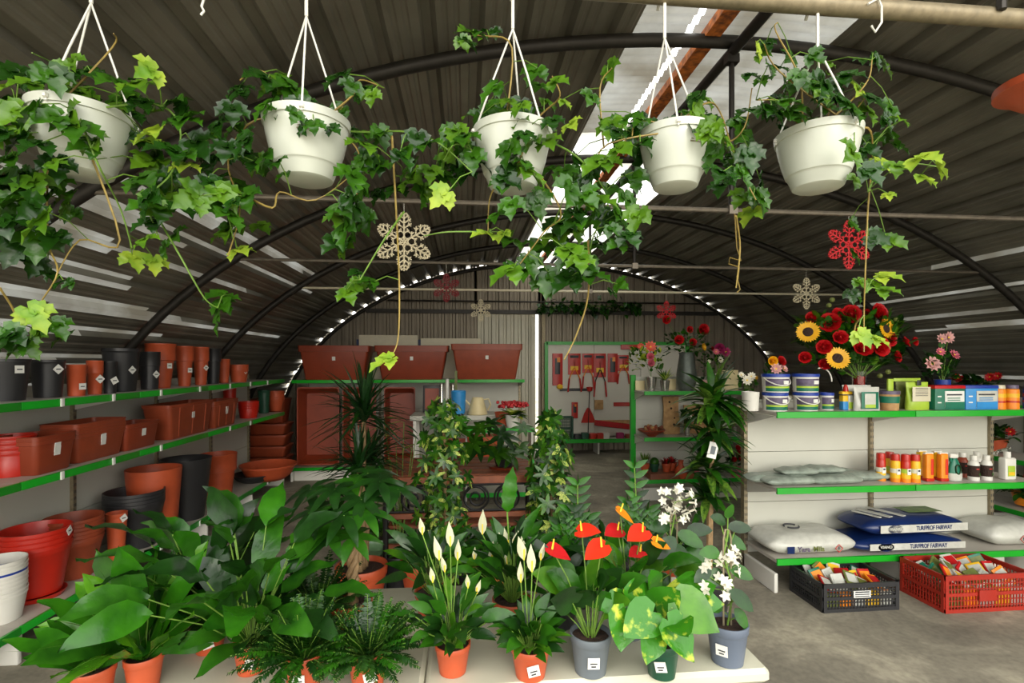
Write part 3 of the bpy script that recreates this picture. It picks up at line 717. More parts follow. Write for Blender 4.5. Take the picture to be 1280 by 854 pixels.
def bouquet(root, top, spread, flowers, nleaf, leafm, base, nrm=(0, -1, .25), leafL=.08):
    """flowers: list of (kind, material, local xyz, r) ; stems gather at base"""
    st = MB(); lf = MB()
    for k, (kind, m, p, r) in enumerate(flowers):
        p = V(p); b = V(base); st.tube([b, b.lerp(p, .5)+V((0, 0, .02)), p], .0025, 'vine_g', 5)
        f = MB(); nn = (V(nrm)+V((p.x, 0, 0))*1.2+rv(.25)).normalized()
        if kind == 'rose': rose(f, p, r, m, nn)
        elif kind == 'sun': sunflower(f, p, r, nn)
        else: daisy(f, p, r, m, 10, nn)
        f.build({'rose': 'rose_bloom', 'sun': 'sunflower_bloom', 'daisy': 'flower_bloom'}[kind], root)
        for q in range(3):
            t = rnd.uniform(.45, .95); c = b.lerp(p, t); lf.leaf(c, V((p-b))*.5+rv(.2)+V((0, -.03, 0)), leafL*rnd.uniform(.6, 1.1), leafL*.6, S_OVAL, rnd.choice(leafm), .4, .2)
    for k in range(int(nleaf*1.8)):
        c = V(top)+V((rnd.uniform(-1, 1)*spread[0], rnd.uniform(-.6, 1)*spread[1], rnd.uniform(-1, .8)*spread[2]))
        d = (c-V(base)).normalized()+rv(.7); lf.leaf(c, d, leafL*rnd.uniform(.6, 1.2), leafL*.6, S_OVAL, rnd.choice(leafm), .6, .2)
    st.build('stems', root); lf.build('foliage', root)

# ================================================================ MIDDLE SHELF CONTENTS
MYI = MYB-.22; zt, zm, zl = ZC[2]+.001, ZC[1]+.001, ZC[0]+.001
def vase_thing(name, label, cat, px, Y, z, prof, m, n=24):
    t = thing(name, label, cat, (onY(px, Y), Y, z)); MB().lathe(prof, m, n).build('vase', t); return t
k = dep(2.4, MYI)/F
def L(px, py, Y, root, dy=0):
    p = at(px, py, Y+dy); return p-V(root.location)
# zinc vase with red roses
t = vase_thing('rose_bouquet', 'tall zinc vase with red roses on top of the middle shelving', 'flowers', 858, MYI, zt, [(0, 0), (.085, 0), (.115, .1), (.12, .2), (.085, .44), (.095, .47), (.085, .47), (.07, .42), (.1, .1), (0, .03)], 'zinc')
fl = [('rose', 'crimson', L(833, 400, MYI, t), .055), ('rose', 'crimson', L(849, 425, MYI, t, -.05), .06), ('rose', 'crimson', L(879, 412, MYI, t), .075), ('rose', 'crimson', L(866, 428, MYI, t, -.05), .05), ('rose', 'crimson', L(862, 412, MYI, t, .05), .045), ('rose', 'crimson', L(890, 436, MYI, t, 0), .03), ('daisy', 'petalyellow', L(879, 434, MYI, t, -.06), .055)]
bouquet(t, L(860, 428, MYI, t), (.26, .12, .13), fl, 70, ['lf_mid', 'lf_ivy1', 'lf_dark'], (0, 0, .42), leafL=.075)
t = vase_thing('gerbera_bouquet', 'coral and pink flowers in a striped glass on the left end of the middle shelving', 'flowers', 814, MYI, zt, [(0, 0), (.05, 0), (.07, .17), (.065, .17), (.045, .02), (0, .02)], 'chrome')
fl = [('daisy', 'coral', L(813, 434, MYI, t, -.05), .085), ('daisy', 'coral', L(801, 433, MYI, t), .05), ('rose', 'pink', L(813, 446, MYI, t, -.08), .05), ('rose', 'pink', L(814, 454, MYI, t, -.08), .045)]
bouquet(t, L(808, 448, MYI, t), (.2, .1, .14), fl, 60, ['lf_ivy2', 'lf_mid', 'lf_yel'], (0, 0, .15), leafL=.07)
t = vase_thing('potted_succulent', 'spiky variegated plant in a striped metal cup between two bouquets', 'plant', 831, MYI-.05, zt, [(0, 0), (.045, 0), (.06, .13), (.055, .13), (.04, .02), (0, .02)], 'chrome')
m = MB()
for q in range(40):
    a = rnd.uniform(0, 2*PI); m.leaf((0, 0, .12), (math.cos(a), math.sin(a), rnd.uniform(.5, 2.5)), rnd.uniform(.1, .22), .025, S_LANCE, rnd.choice(['lf_ivy2', 'lf_var', 'lf_mid']), .6, .3)
m.build('foliage', t)
t = vase_thing('flower_arrangement', 'magenta and cream flowers with trailing green to the right of the zinc vase', 'flowers', 897, MYI, zt, [(0, 0), (.05, 0), (.06, .2), (.055, .2), (.04, .02), (0, .02)], 'chrome')
fl = [('rose', 'magenta', L(899, 436, MYI, t, -.04), .07), ('daisy', 'magenta', L(907, 440, MYI, t), .07), ('daisy', 'pink', L(895, 440, MYI, t, -.08), .045), ('daisy', 'petalwhite', L(900, 450, MYI, t, -.05), .05), ('daisy', 'petalwhite', L(886, 452, MYI, t, -.05), .03), ('daisy', 'palepink', L(880, 480, MYI, t, -.08), .06)]
bouquet(t, L(893, 455, MYI, t), (.2, .1, .18), fl, 70, ['lf_mid', 'lf_ivy2', 'lf_dark'], (0, 0, .18), leafL=.06)
for i, (px, w, h) in enumerate(((800, .12, .12), (840, .10, .14), (912, .22, .25))):
    o = MB().box((0, 0, h/2), (w, .02, h), 'cream', bev=.004).build('gift_box'); o.location = (onY(px, MYB-.08), MYB-.08, zt); tag(o, 'cream card standing at the back of the middle shelving, %s' % ['behind the coral flowers', 'behind the metal cup', 'behind the magenta flowers'][i], 'card')
# middle board: bowl, wooden boards, small vase
t = thing('decorative_bowl', 'dark wooden bowl full of pine cones on the middle shelf', 'bowl', (onY(813, MYI), MYI-.04, zm)); MB().lathe([(0, 0), (.05, 0), (.06, .015), (.16, .07), (.165, .085), (.15, .085), (.05, .03), (0, .03)], 'brown', 28).build('bowl', t)
m = MB()
for q in range(40): a = rnd.uniform(0, 2*PI); r = rnd.uniform(0, .12); m.ball((r*math.cos(a), r*math.sin(a), .08+rnd.uniform(0, .04)), .022, rnd.choice(['woodlight', 'brown', 'wood']), 6)
m.build('pine_cones', t)['kind'] = 'stuff'
def plank(px, w, h, Y, label, holes, tilt=-.08):
    o = MB(); rows = []
    for i in range(9):
        u = i/8; ww = w/2*(1+.06*math.sin(u*7)); rows.append([V((-ww, 0, u*h)), V((ww, 0, u*h)), V((ww, .025, u*h)), V((-ww, .025, u*h))])
    o.grid(rows, 'woodlight', True); o.face(rows[-1], 'woodlight'); o.face(rows[0][::-1], 'woodlight')
    b = o.build('wood_slice_board', smooth=False); b.location = (onY(px, Y), Y, zm+.002); b.rotation_euler = (tilt, 0, .0); tag(b, label, 'board')
    hm = MB()
    for (x, z, r) in holes: hm.lathe([(0, .001), (r, .001), (r, -.002)], 'seedbrown', 10, (x, -.0015, z), R=Matrix.Rotation(PI/2, 3, 'X'))
    hm.build('knot', b)
plank(840, .20, .47, MYB-.12, 'tall pale wooden board with dark knots leaning on the middle shelf', [(-.02, .40, .014), (.0, .32, .014), (.03, .12, .014), (.04, .2, .01)])
plank(872, .32, .36, MYB-.10, 'wide pale wood slice board behind the small white flower', [(.03, .2, .05), (-.1, .3, .012)])
t = vase_thing('bud_vase', 'small glass vase with one white flower in front of the wood slice', 'flowers', 859, MYI-.05, zm, [(0, 0), (.03, 0), (.035, .12), (.032, .12), (.028, .01), (0, .01)], 'chrome')
bouquet(t, (0, 0, .2), (.07, .06, .1), [('daisy', 'petalwhite', (0, -.03, .26), .055)], 26, ['lf_mid', 'lf_dark'], (0, 0, .1), leafL=.09)
t = vase_thing('bud_vase', 'pink and white flowers at the right end of the middle shelf board', 'flowers', 918, MYI, zm, [(0, 0), (.03, 0), (.035, .1), (.032, .1), (.028, .01), (0, .01)], 'chrome')
bouquet(t, (0, 0, .2), (.1, .06, .1), [('daisy', 'palepink', (0, -.03, .22), .06), ('daisy', 'petalwhite', (-.08, -.03, .26), .05), ('daisy', 'petalwhite', (.05, -.03, .34), .05)], 26, ['lf_mid', 'lf_ivy2'], (0, 0, .1), leafL=.07)
# bottom board: wooden tray and cacti
tr = MB().box((0, 0, .035), (.62, .3, .07), 'wood', bev=.006).build('wooden_tray'); tr.location = (onY(838, MYI-.02), MYI-.03, zl); tag(tr, 'flat terracotta-coloured wooden tray under the cacti', 'tray')
tz = zl+.071
def cactus(px, kind, pm, label, dy=0):
    t = thing('potted_cactus', label, 'plant', (onY(px, MYI-.05), MYI-.05+dy, tz)); MB().lathe([(0, 0), (.038, 0), (.055, .08), (.058, .08), (.058, .1), (.05, .1), (.04, .085), (0, .085)], pm, 18).build('pot', t); m = MB()
    if kind == 'ball': m.ball((0, 0, .12), .055, 'lf_mid', 14)
    elif kind == 'red':
        for q in range(22): m.leaf((0, 0, .08), rv(1)+V((0, 0, 1.2)), .1, .035, S_OVAL, rnd.choice(['lf_dark', 'crimson']), .3)
    else:
        for q in range(34): a = rnd.uniform(0, 2*PI); m.leaf((0, 0, .08), (math.cos(a), math.sin(a), rnd.uniform(1, 3)), .17, .014, S_LANCE, 'lf_ivy2', .3)
    m.build('foliage', t)
cactus(806, 'grass', 'terra', 'small terracotta pot of grassy succulent at the left of the tray')
cactus(818, 'ball', 'dkgreen', 'round green cactus in a dark pot on the tray')
cactus(833, 'red', 'terra', 'dark leafy small plant with red tips on the tray')
cactus(842, 'red', 'terra', 'red-leaved small plant at the right of the tray', .05)
lobj('clay_vase', [(0, 0), (.05, 0), (.075, .06), (.07, .11), (.03, .16), (.028, .2), (.036, .22), (.028, .22), (0, .2)], 'terra', 'small bulbous terracotta vase on the bottom board right of the tray', 'vase', 851, MYI-.13, zl)
cc = thing('cyclamen', 'red flowering plant at the right end of the bottom board', 'plant', (onY(920, MYI-.1), MYI-.1, zl)); MB().lathe([(0, 0), (.05, 0), (.07, .12), (.06, .12), (0, .1)], 'pink', 18).build('pot', cc)
bouquet(cc, (0, 0, .2), (.1, .08, .08), [('rose', 'crimson', (x, -.04, z), .035) for (x, z) in ((0, .3), (.03, .24), (-.05, .22), (.0, .36))], 30, ['lf_mid', 'lf_dark'], (0, 0, .1), leafL=.07)
cc = thing('pink_pot_plant', 'leafy plant in a small bright pink pot on the bottom board', 'plant', (onY(868, MYI-.1), MYI-.1, zl)); MB().lathe([(0, 0), (.045, 0), (.06, .11), (.05, .11), (0, .1)], 'pink', 18).build('pot', cc)
m = MB()
for q in range(26): m.leaf((0, 0, .1), rv(1)+V((0, 0, 1)), .14, .04, S_LANCE, rnd.choice(['lf_mid', 'lf_bright']), .6)
m.build('foliage', cc)

# ================================================================ PEGBOARD TOOLS
PYB = 9.33
def ptool(px, y0, y1, label, kind, w=22):
    p0 = at(px, y0, PYB-.04); p1 = at(px, y1, PYB-.04); H = p0.z-p1.z; W = w*dep(p0.x, PYB)/F
    t = thing({'shears': 'garden_shears', 'lopper': 'lopper', 'card': 'tool_card'}[kind], label, 'tool', (p0.x, PYB-.035, p0.z-H))
    if kind in ('shears', 'lopper'):
        ch = H*.55
        MB().box((0, 0, H-ch/2), (W*.8, .006, ch), 'red', bev=.01).box((0, -.004, H-ch*.7), (W*.5, .004, ch*.2), 'yellow').box((0, -.004, H-ch*.15), (W*.55, .004, ch*.12), 'ink').build('card', t)
        for s in (-1, 1):
            MB().tube([(s*.01, -.02, H*.62), (s*W*.33, -.025, H*.35)], .010, 'steel_dark' if kind == 'lopper' else 'orange').build('handle', t)
            MB().tube([(s*W*.33, -.025, H*.35), (s*W*.42, -.025, 0)], .015, 'red').build('grip', t)
            MB().leaf((0, -.02, H*.6), (s*.1, 0, 1), H*.28, .04, S_LANCE, 'chrome', 0).build('blade', t)
    else: MB().box((0, 0, H/2), (W, .008, H), 'red', bev=.015).box((0, -.006, H*.6), (W*.5, .006, H*.5), 'black', bev=.01).box((W*.1, -.008, H*.8), (W*.3, .006, H*.15), 'orange').build('card', t)
ptool(697, 442, 482, 'red carded hand pruner, leftmost on the pegboard', 'card', 13)
ptool(718, 442, 490, 'red-handled shears on a wide red card, second from the left on the pegboard', 'shears', 20)
ptool(735, 442, 486, 'red-handled shears on a narrow red card, third from the left on the pegboard', 'shears', 18)
ptool(750, 442, 496, 'black lopper with red grips on the pegboard', 'lopper', 19)
ptool(766, 442, 478, 'rounded red tool card right of the lopper', 'card', 13)
ptool(779, 444, 480, 'open dark pruners with red grips beside the rightmost bouquet', 'shears', 18)
ptool(718.5, 503, 523, 'small red hand tool hanging low on the pegboard', 'card', 8)
def pbox(name, cat, px0, px1, y0, y1, m, label, Y=PYB-.05, dp=.03, bev=.01, kids=None):
    a = at(px0, y1, Y); b = at(px1, y0, Y); o = MB().box((0, 0, (b.z-a.z)/2), (b.x-a.x, dp, b.z-a.z), m, bev=bev).build(name); o.location = ((a.x+b.x)/2, Y, a.z); return tag(o, label, cat)
pbox('tool_rack', 'rack', 700, 739, 485.5, 489, 'black', 'black holder strip under the shears on the pegboard')
pbox('tool_box_sign', 'sign', 776, 800, 431, 437, 'red', 'red strip sign at the top of the pegboard')
pbox('tool_strip', 'strip', 767, 792, 503, 508, 'red', 'red toothed strip at the right of the pegboard')
pbox('glove_pack', 'pack', 743, 754, 500, 512, 'woodlight', 'small tan pack on the pegboard')
pbox('hand_brush', 'brush', 743, 790, 525, 530, 'woodlight', 'long wooden broom head lying on the pegboard shelf hooks')
br = MB(); a = at(743, 535, PYB-.07); b = at(788, 527, PYB-.07); br.box((0, 0, 0), (b.x-a.x, .05, .10), 'crimson', bev=.01).build('broom'); o = C.objects['broom']; o.location = ((a.x+b.x)/2, PYB-.09, (a.z+b.z)/2); o.rotation_euler = (0, .13, 0); tag(o, 'long red broom head hanging slanted on the pegboard', 'broom')
t = thing('garden_rake', 'red fan-shaped rake with long thin handle hanging on the pegboard', 'rake', at(735, 546, PYB-.05))
a = at(735, 488, PYB-.05); hh = a.z-t.location.z; MB().tube([(0, -.0, .0), (.03, 0, hh)], .008, 'steel_dark').build('handle', t)
m = MB(); rows = [[V((-.13, 0, hh*.30)), V((.15, 0, hh*.30))], [V((-.07, 0, hh*.50)), V((.08, 0, hh*.50))], [V((-.01, 0, hh*.62)), V((.03, 0, hh*.62))]]; m.grid(rows, 'red'); m.grid([[p+V((0, .015, 0)) for p in r] for r in rows], 'red'); m.build('rake_head', t)
MB().lathe([(0, 0), (.05, .02), (.06, .09), (0, .1)], 'red', 14, (.03, 0, hh-.03)).build('grip', t)
# yellow gadgets
o = MB().ball((0, 0, .05), .06, 'yellow', 12, (1, .5, .8)).build('hose_reel'); o.location = at(700, 487, PYB-.06); tag(o, 'small yellow gadget hanging under the leftmost pruner', 'tool')
# green crate and small goods on the pegboard shelf
def slatcrate(name, label, W, D, H, m, loc, rz=0, nv=10, nh=3, th=.008, extra=None):
    mb = MB()
    for (ax, L_, off) in (('x', W, -D/2), ('x', W, D/2), ('y', D, -W/2), ('y', D, W/2)):
        def P(u, v, z): return (u, v, z) if ax == 'x' else (v, u, z)
        def S(a, b, c): return (a, b, c) if ax == 'x' else (b, a, c)
        for (z, hh) in ((.012, .024), (H*.48, .022), (H-.015, .03)): mb.box(P(0, off, z), S(L_, th*1.6, hh), m)
        for e in (-1, 1): mb.box(P(e*(L_/2-.012), off, H/2), S(.024, th*1.8, H), m)
        k = int(L_/.022)
        for i in range(1, k): mb.box(P(-L_/2+i*L_/k, off, H/2), S(.006, th*.8, H-.02), m)
        for z in (H*.17, H*.32, H*.62, H*.75, H*.87): mb.box(P(0, off, z), S(L_, th*.7, .006), m)
    mb.box((0, 0, .008), (W-.01, D-.01, .012), m)
    o = mb.build(name, smooth=False); o.location = loc; o.rotation_euler = (0, 0, rz); return tag(o, label, 'crate')
a = at(701, 544, 9.1); b = at(712, 507, 9.1)
slatcrate('plastic_crate', 'dark green slatted crate standing on the pegboard shelf', .28, .12, .42, 'dkgreen', (at(706, 540, 9.1).x, 9.1, .264))
for i, px in enumerate((722, 731, 741, 750, 757, 775, 786)):
    hx = rnd.uniform(.07, .12); o = MB().box((0, 0, hx/2), (.13, .12, hx), ['black', 'dkgreen', 'red', 'red', 'white', 'magenta', 'brown'][i], bev=.02).build('tool_pack'); o.location = (onY(px, 9.1), 9.1, .264); tag(o, '%s small pack on the pegboard shelf, %s' % (['black', 'dark green', 'red', 'bright red', 'white', 'plum', 'brown'][i], ['next to the green crate', 'by the black pack', 'left of centre', 'at the centre', 'beside the bright red pack', 'under the broom head', 'at the right'][i]), 'pack')
# ================================================================ RIGHT UNIT CONTENTS
RYF = RYB-RD
zt, zm, zl = ZR[2]+.001, ZR[1]+.001, ZR[0]+.001
def put(o, px, Y, z, label, cat, group=None, rz=0):
    o.location = (onY(px, Y), Y, z); o.rotation_euler = (0, 0, rz); return tag(o, label, cat, group)
def pw(x0, x1, Y): return onY(x1, Y)-onY(x0, Y)
# fertiliser buckets
def bucket(x0, x1, Y, z, h, label, group='blue-lidded fertiliser buckets', hd=-1):
    cx = (x0+x1)/2; X, Yc, R = rad(x0, x1, Y=Y)
    t = thing('fertiliser_bucket', label, 'bucket', (X, Y, z), 0, group)
    rb = R*.9
    def mf(i, j): return 0
    MB().lathe([(0, 0), (rb, 0), (R*.93, h*.5), (R*.95, h*.86)], 'white', 28).build('body', t)
    sl = MB(); segs = 12
    for (z0, z1, m_) in ((.06, .24, 'teal'), (.24, .34, 'lime'), (.34, .74, 'purple')):
        rows = [[V((math.cos(a)*(rb+(R*.945-rb)*zz+.002), math.sin(a)*(rb+(R*.945-rb)*zz+.002), h*zz)) for a in [-PI*.93+PI*.86*q/segs for q in range(segs+1)]] for zz in (z0, z1)]
        sl.grid(rows, m_)
    sl.box((R*.25, -R*.925, h*.55), (R*.45, .004, h*.2), 'sticker', R=Matrix.Rotation(.2, 3, 'Z')).build('printed_sleeve', t)
    MB().lathe([(0, h*.97), (R*.9, h*.97), (R*.9, h), (R, h), (R*1.0, h*.84), (R*.96, h*.84)], 'blue', 28).build('lid', t)
    if hd: MB().tube([(R*.98*math.cos(a), -R*.99*abs(math.sin(a))-.004, h*.8-math.sin(-a)*hd*0-abs(math.sin(a))*h*.42) for a in [PI+PI*q/14 for q in range(15)]], .0045, 'white', 6).build('handle', t)
hb = .135
bucket(952, 986, 3.60, zt, hb, 'blue-lidded fertiliser bucket, lower left of the four stacked')
bucket(990, 1024, 3.60, zt, hb, 'blue-lidded fertiliser bucket, lower right of the four stacked')
bucket(951, 988, 3.60, zt+hb+.003, hb, 'blue-lidded fertiliser bucket, upper left of the four stacked')
bucket(989, 1025, 3.60, zt+hb+.003, hb, 'blue-lidded fertiliser bucket, upper right of the four stacked', hd=0)
bucket(1024, 1043, 3.62, zt, .13, 'small blue-lidded bucket right of the four stacked buckets', 'small bucket', hd=0)
MB().tube([(.0+.085*math.sin(a)+.04, -.02, .16+.10*math.cos(a)) for a in [-.3+1.9*q/10 for q in range(11)]], .005, 'white', 6).build('handle', [o for o in C.objects if o.get('label', '').startswith('blue-lidded fertiliser bucket, upper right')][0]).location = (.07, 0, -.08)
put(MB().lathe([(0, 0), (.055, 0), (.062, .14), (.058, .14), (.05, .01), (0, .01)], 'white', 24).build('planter_pot'), 938, 3.62, zt, 'plain white round pot at the left end of the right shelving top', 'pot')
# small bouquets behind on the top
def small_bq(px, Y, z, zb, label, fl, gl='chrome'):
    t = thing('small_bouquet', label, 'flowers', (onY(px, Y), Y, z)); MB().lathe([(0, 0), (.025, 0), (.03, zb), (.027, zb), (.022, .01), (0, .01)], gl, 16).build('vase', t)
    bouquet(t, (0, 0, zb+.08), (.07, .05, .06), fl, 16, ['lf_mid', 'lf_ivy2', 'lf_dark'], (0, 0, zb*.6), leafL=.05)
small_bq(934, 3.78, zt, .14, 'cream flowers in a slim glass at the left end of the right shelving', [('daisy', 'petalwhite', (-.02, -.03, .22), .045), ('daisy', 'petalwhite', (.02, -.02, .25), .04), ('daisy', 'petalyellow', (.06, -.02, .24), .02), ('daisy', 'petalwhite', (-.05, 0, .26), .03)])
small_bq(965, 3.80, zt, .22, 'yellow and red roses rising behind the blue-lidded buckets', [('rose', 'petalyellow', (-.02, -.04, .37), .04), ('rose', 'crimson', (.05, -.04, .37), .042), ('daisy', 'palepink', (.0, -.05, .31), .05), ('daisy', 'palepink', (.07, -.04, .31), .04)])
# big sunflower bouquet
BYY = 3.66
t = thing('sunflower_bouquet', 'large bouquet of red roses and three sunflowers in a tall clear vase', 'flowers', (onY(1074, BYY+.06), BYY+.06, zt))
MB().lathe([(0, 0), (.045, 0), (.05, .29), (.046, .29), (.042, .012), (0, .012)], 'glass', 24).build('vase', t)
MB().lathe([(0, .1), (.036, .1), (.04, .25), (0, .26)], 'crimson', 12).build('vase_filling', t)
def LB(px, py, dy=0): return at(px, py, BYY+dy)-V(t.location)
fl = [('sun', '', LB(1010, 415, -.08), .085), ('sun', '', LB(1047, 448, -.14), .09), ('sun', '', LB(1108, 411, -.06), .08)]
for (px, py, r, dy) in ((1037, 404, .085, -.05), (1063, 393, .08, 0), (1048, 395, .07, .02), (1098, 391, .08, 0), (1050, 422, .06, -.1), (1030, 434, .06, -.1), (1031, 456, .05, -.08), (1006, 447, .05, -.05), (1078, 436, .075, -.16), (1100, 434, .08, -.1), (1072, 414, .05, -.02), (1112, 425, .06, -.05), (1132, 428, .05, 0), (1143, 427, .04, 0), (1121, 446, .05, -.05), (1015, 397, .05, 0), (1083, 392, .04, .03), (1022, 404, .05, .02)): fl.append(('rose', 'crimson', LB(px, py, dy), r*.95))
bouquet(t, LB(1066, 425), (.38, .1, .2), fl, 260, ['lf_mid', 'lf_dark', 'lf_ivy2', 'lf_mid'], (0, 0, .22), leafL=.10)
m = MB()
for (px, py) in ((1040, 375), (1036, 382), (1002, 405), (1120, 400), (1110, 465), (1100, 470), (1018, 430)): m.ball(LB(px, py), .02, 'olive', 8)
m.build('seed_heads', t)
t = thing('pink_bouquet', 'pale pink flowers in a blue pot behind the green box at right', 'flowers', (onY(1178, 3.78), 3.78, zt)); MB().lathe([(0, 0), (.05, 0), (.055, .22), (.05, .22), (0, .2)], 'blue', 20).build('vase', t)
L2 = lambda px, py: at(px, py, 3.76)-V(t.location)
bouquet(t, (0, 0, .32), (.13, .06, .1), [('daisy', 'palepink', L2(1165, 455), .07), ('daisy', 'palepink', L2(1185, 422), .055), ('daisy', 'palepink', L2(1177, 424), .05), ('daisy', 'pink', L2(1192, 444), .05), ('daisy', 'pink', L2(1175, 440), .04)], 40, ['lf_mid', 'lf_dark'], (0, 0, .18), leafL=.08)
# yellow spray bottle
t = thing('trigger_bottle', 'yellow and turquoise bottle with red cap between bucket and white bags', 'bottle', (onY(1057, 3.60), 3.60, zt))
MB().box((-.015, 0, .05), (.045, .045, .10), 'sky_blue', bev=.008).box((-.015, 0, .085), (.046, .046, .05), 'yellow', bev=.008).box((.022, -.004, .055), (.04, .046, .11), 'bagwhite', bev=.006).box((.022, -.024, .035), (.034, .01, .05), 'lime').build('body', t)
MB().box((0, 0, .125), (.085, .045, .03), 'yellow', bev=.01).box((0, 0, .115), (.086, .046, .008), 'ink').build('shoulder', t); MB().lathe([(0, 0), (.02, 0), (.016, .03), (.008, .05), (0, .05)], 'red', 14, (0, 0, .14)).build('cap', t)
# bags standing
def pouch(w, h, d, m, name='pouch'):
    mb = MB(); rows = []
    for i in range(11):
        v = i/10; dd = d*(1-v**3)*(.75+.25*math.sin(v*6))+.004; ww = w*(1-.05*math.sin(v*PI))
        rows.append([V((ww/2*math.copysign(abs(math.cos(a))**.6, math.cos(a)), dd/2*math.copysign(abs(math.sin(a))**.8, math.sin(a)), h*v)) for a in [2*PI*q/24 for q in range(24)]])
    mb.grid(rows, m, True); mb.face(rows[0][::-1], m); mb.face(rows[-1], m); return mb
def face_panel(t, w, h, z, y, m, name='printed_label', x=0): return MB().box((x, y, z), (w, .003, h), m, bev=.002).build(name, t)
w = pw(1067, 1099, 3.56); h = .175
for i, (px, Y, dx) in enumerate(((1083, 3.54, 0), (1073, 3.62, 0), (1068, 3.67, 0))):
    t = put(pouch(w, h*(1 if i == 0 else 1.06), .06, 'bagwhite').build('seed_bag'), px, Y, zt, ['white bag with green oval picture, in front of two more white bags', 'middle of three overlapping white bags on the right shelving top', 'rearmost of three overlapping white bags on the right shelving top'][i], 'bag')
    face_panel(t, w*.66, h*.72, h*.44, -.034, 'teal'); face_panel(t, w*.42, h*.58, h*.44, -.037, 'bagwhite', 'printed_picture'); face_panel(t, w*.4, h*.14, h*.2, -.0385, 'lime', 'printed_grass')
t = thing('seed_tub', 'clear tub with purple and yellow label right of the white bag', 'tub', (onY(1111, 3.56), 3.56, zt)); R = pw(1100, 1122, 3.56)/2
MB().lathe([(0, 0), (R*.85, 0), (R*.95, .12)], 'woodlight', 24).lathe([(R*.92, .055), (R*.97, .105)], 'teal', 24).build('body', t); MB().lathe([(R*.9, .12), (R, .12), (R, .145), (0, .145)], 'purple', 24).build('lid', t)
MB().box((.01, .0, .18), (.045, .02, .11), 'lime', bev=.006).build('tag_card', t)
w = pw(1132, 1160, 3.56); t = put(pouch(w, .21, .07, 'lime').build('fertiliser_bag'), 1146, 3.56, zt, 'lime green fertiliser bag with a black top label', 'bag')
face_panel(t, w*.8, .11, .12, -.04, 'creamboard'); face_panel(t, .035, .04, .205, -.02, 'black', 'top_label'); 
for q in range(5): face_panel(t, w*.55, .004, .165-q*.014, -.043, 'ink', 'printed_line')
w = pw(1124, 1148, 3.64); t = put(pouch(w, .235, .06, 'olive').build('fertiliser_bag'), 1131, 3.66, zt, 'olive bag with yellow-green top fold behind the lime green bag', 'bag'); face_panel(t, w*1.4, .025, .225, -.02, 'lime', 'top_fold')
def carton(x0, x1, Y, h, m, lidm, label, name='fertiliser_carton', rz=0, lab=True, title=None):
    w = pw(x0, x1, Y); t = thing(name, label, 'box', (onY((x0+x1)/2, Y), Y, zt), rz)
    MB().box((0, 0, h*.45), (w, .12, h*.9), m, bev=.006).build('body', t); MB().box((0, 0, h*.93), (w*1.03, .125, h*.14), lidm, bev=.006).build('lid', t)
    pan = MB().box((w*.14, -.0615, h*.42), (w*.64, .003, h*.7), 'sticker' if m != 'sky_blue' else 'bagwhite').box((w*.14, -.064, h*.2), (w*.64, .002, h*.26), m).build('printed_label', t)
    MB().box((w*.12, -.066, h*.62), (w*.5, .001, h*.06), 'ink').box((w*.1, -.066, h*.48), (w*.42, .001, h*.035), m).box((w*.1, -.066, h*.40), (w*.42, .001, h*.035), m).build('lettering', pan)
    MB().box((-w*.36, -.0615, h*.55), (w*.12, .002, h*.05), 'sticker').box((-w*.36, -.0615, h*.3), (w*.12, .002, h*.05), 'sticker').build('side_print', t)
carton(1160, 1197, 3.58, .185, 'teal', 'crimson', 'green fertiliser box with a red lid on the right shelving top')
carton(1198, 1238, 3.58, .185, 'sky_blue', 'blue', 'blue fertiliser box with dark blue lid on the right shelving top')
for i, (px, lb) in enumerate(((1247, 'left orange granule jar with white lid at the right end of the top'), (1264, 'right orange granule jar with dark lid at the right end of the top'), (1289, 'dark blue jar past the orange jars'))):
    t = thing('granule_jar', lb, 'jar', (onY(px, 3.56), 3.56, zt)); R = pw(1240, 1254, 3.56)/2
    MB().lathe([(0, 0), (R, 0), (R, .15), (R*.9, .155)], 'orange' if i < 2 else 'blue', 22).lathe([(R*1.01, .05), (R*1.01, .065)], 'red', 22).lathe([(R*1.01, .09), (R*1.01, .12)], 'yellow' if i < 2 else 'red', 22).build('body', t)
    MB().lathe([(R*.8, .155), (R*.95, .158), (R*.9, .185), (0, .187)], 'creamboard' if i == 0 else 'purple', 22).build('lid', t)
# ---- middle board
def pillow(Lx, Wy, H, m, mf=None, ex=.35, nu=36, nv=14, wr=.0, seed=0):
    mb = MB(); rows = []; rr = random.Random(seed)
    sg = lambda v, e: math.copysign(abs(v)**e, v)
    for i in range(nv+1):
        t = -PI/2+PI*i/nv; row = []
        for j in range(nu):
            a = 2*PI*j/nu; x = sg(math.cos(t), .5)*sg(math.cos(a), ex); y = sg(math.cos(t), .5)*sg(math.sin(a), ex); z = sg(math.sin(t), .8)
            edge = max(abs(x), abs(y))**6
            zz = z*(1-.55*edge)
            w = wr*(math.sin(x*9+seed)+math.sin(y*7+x*4+seed*2)+rr.uniform(-.5, .5))*(1 if 0 < i < nv else 0)
            row.append(V((x*Lx/2, y*Wy/2, H/2+zz*H/2+w*H*(.5 if z > 0 else 0))))
        rows.append(row)
    mfun = None
    if mf: mfun = lambda i, j: mf((rows[i][j]+rows[i+1][(j+1) % nu])/2)
    mb.grid(rows, m, True, mfun); return mb
bags = [(965, 3.68, 0, 74), (1008, 3.74, 0, 60), (985, 3.58, 0, 72), (1040, 3.58, 0, 70), (1044, 3.76, 0, 66), (1078, 3.66, 0, 70)]
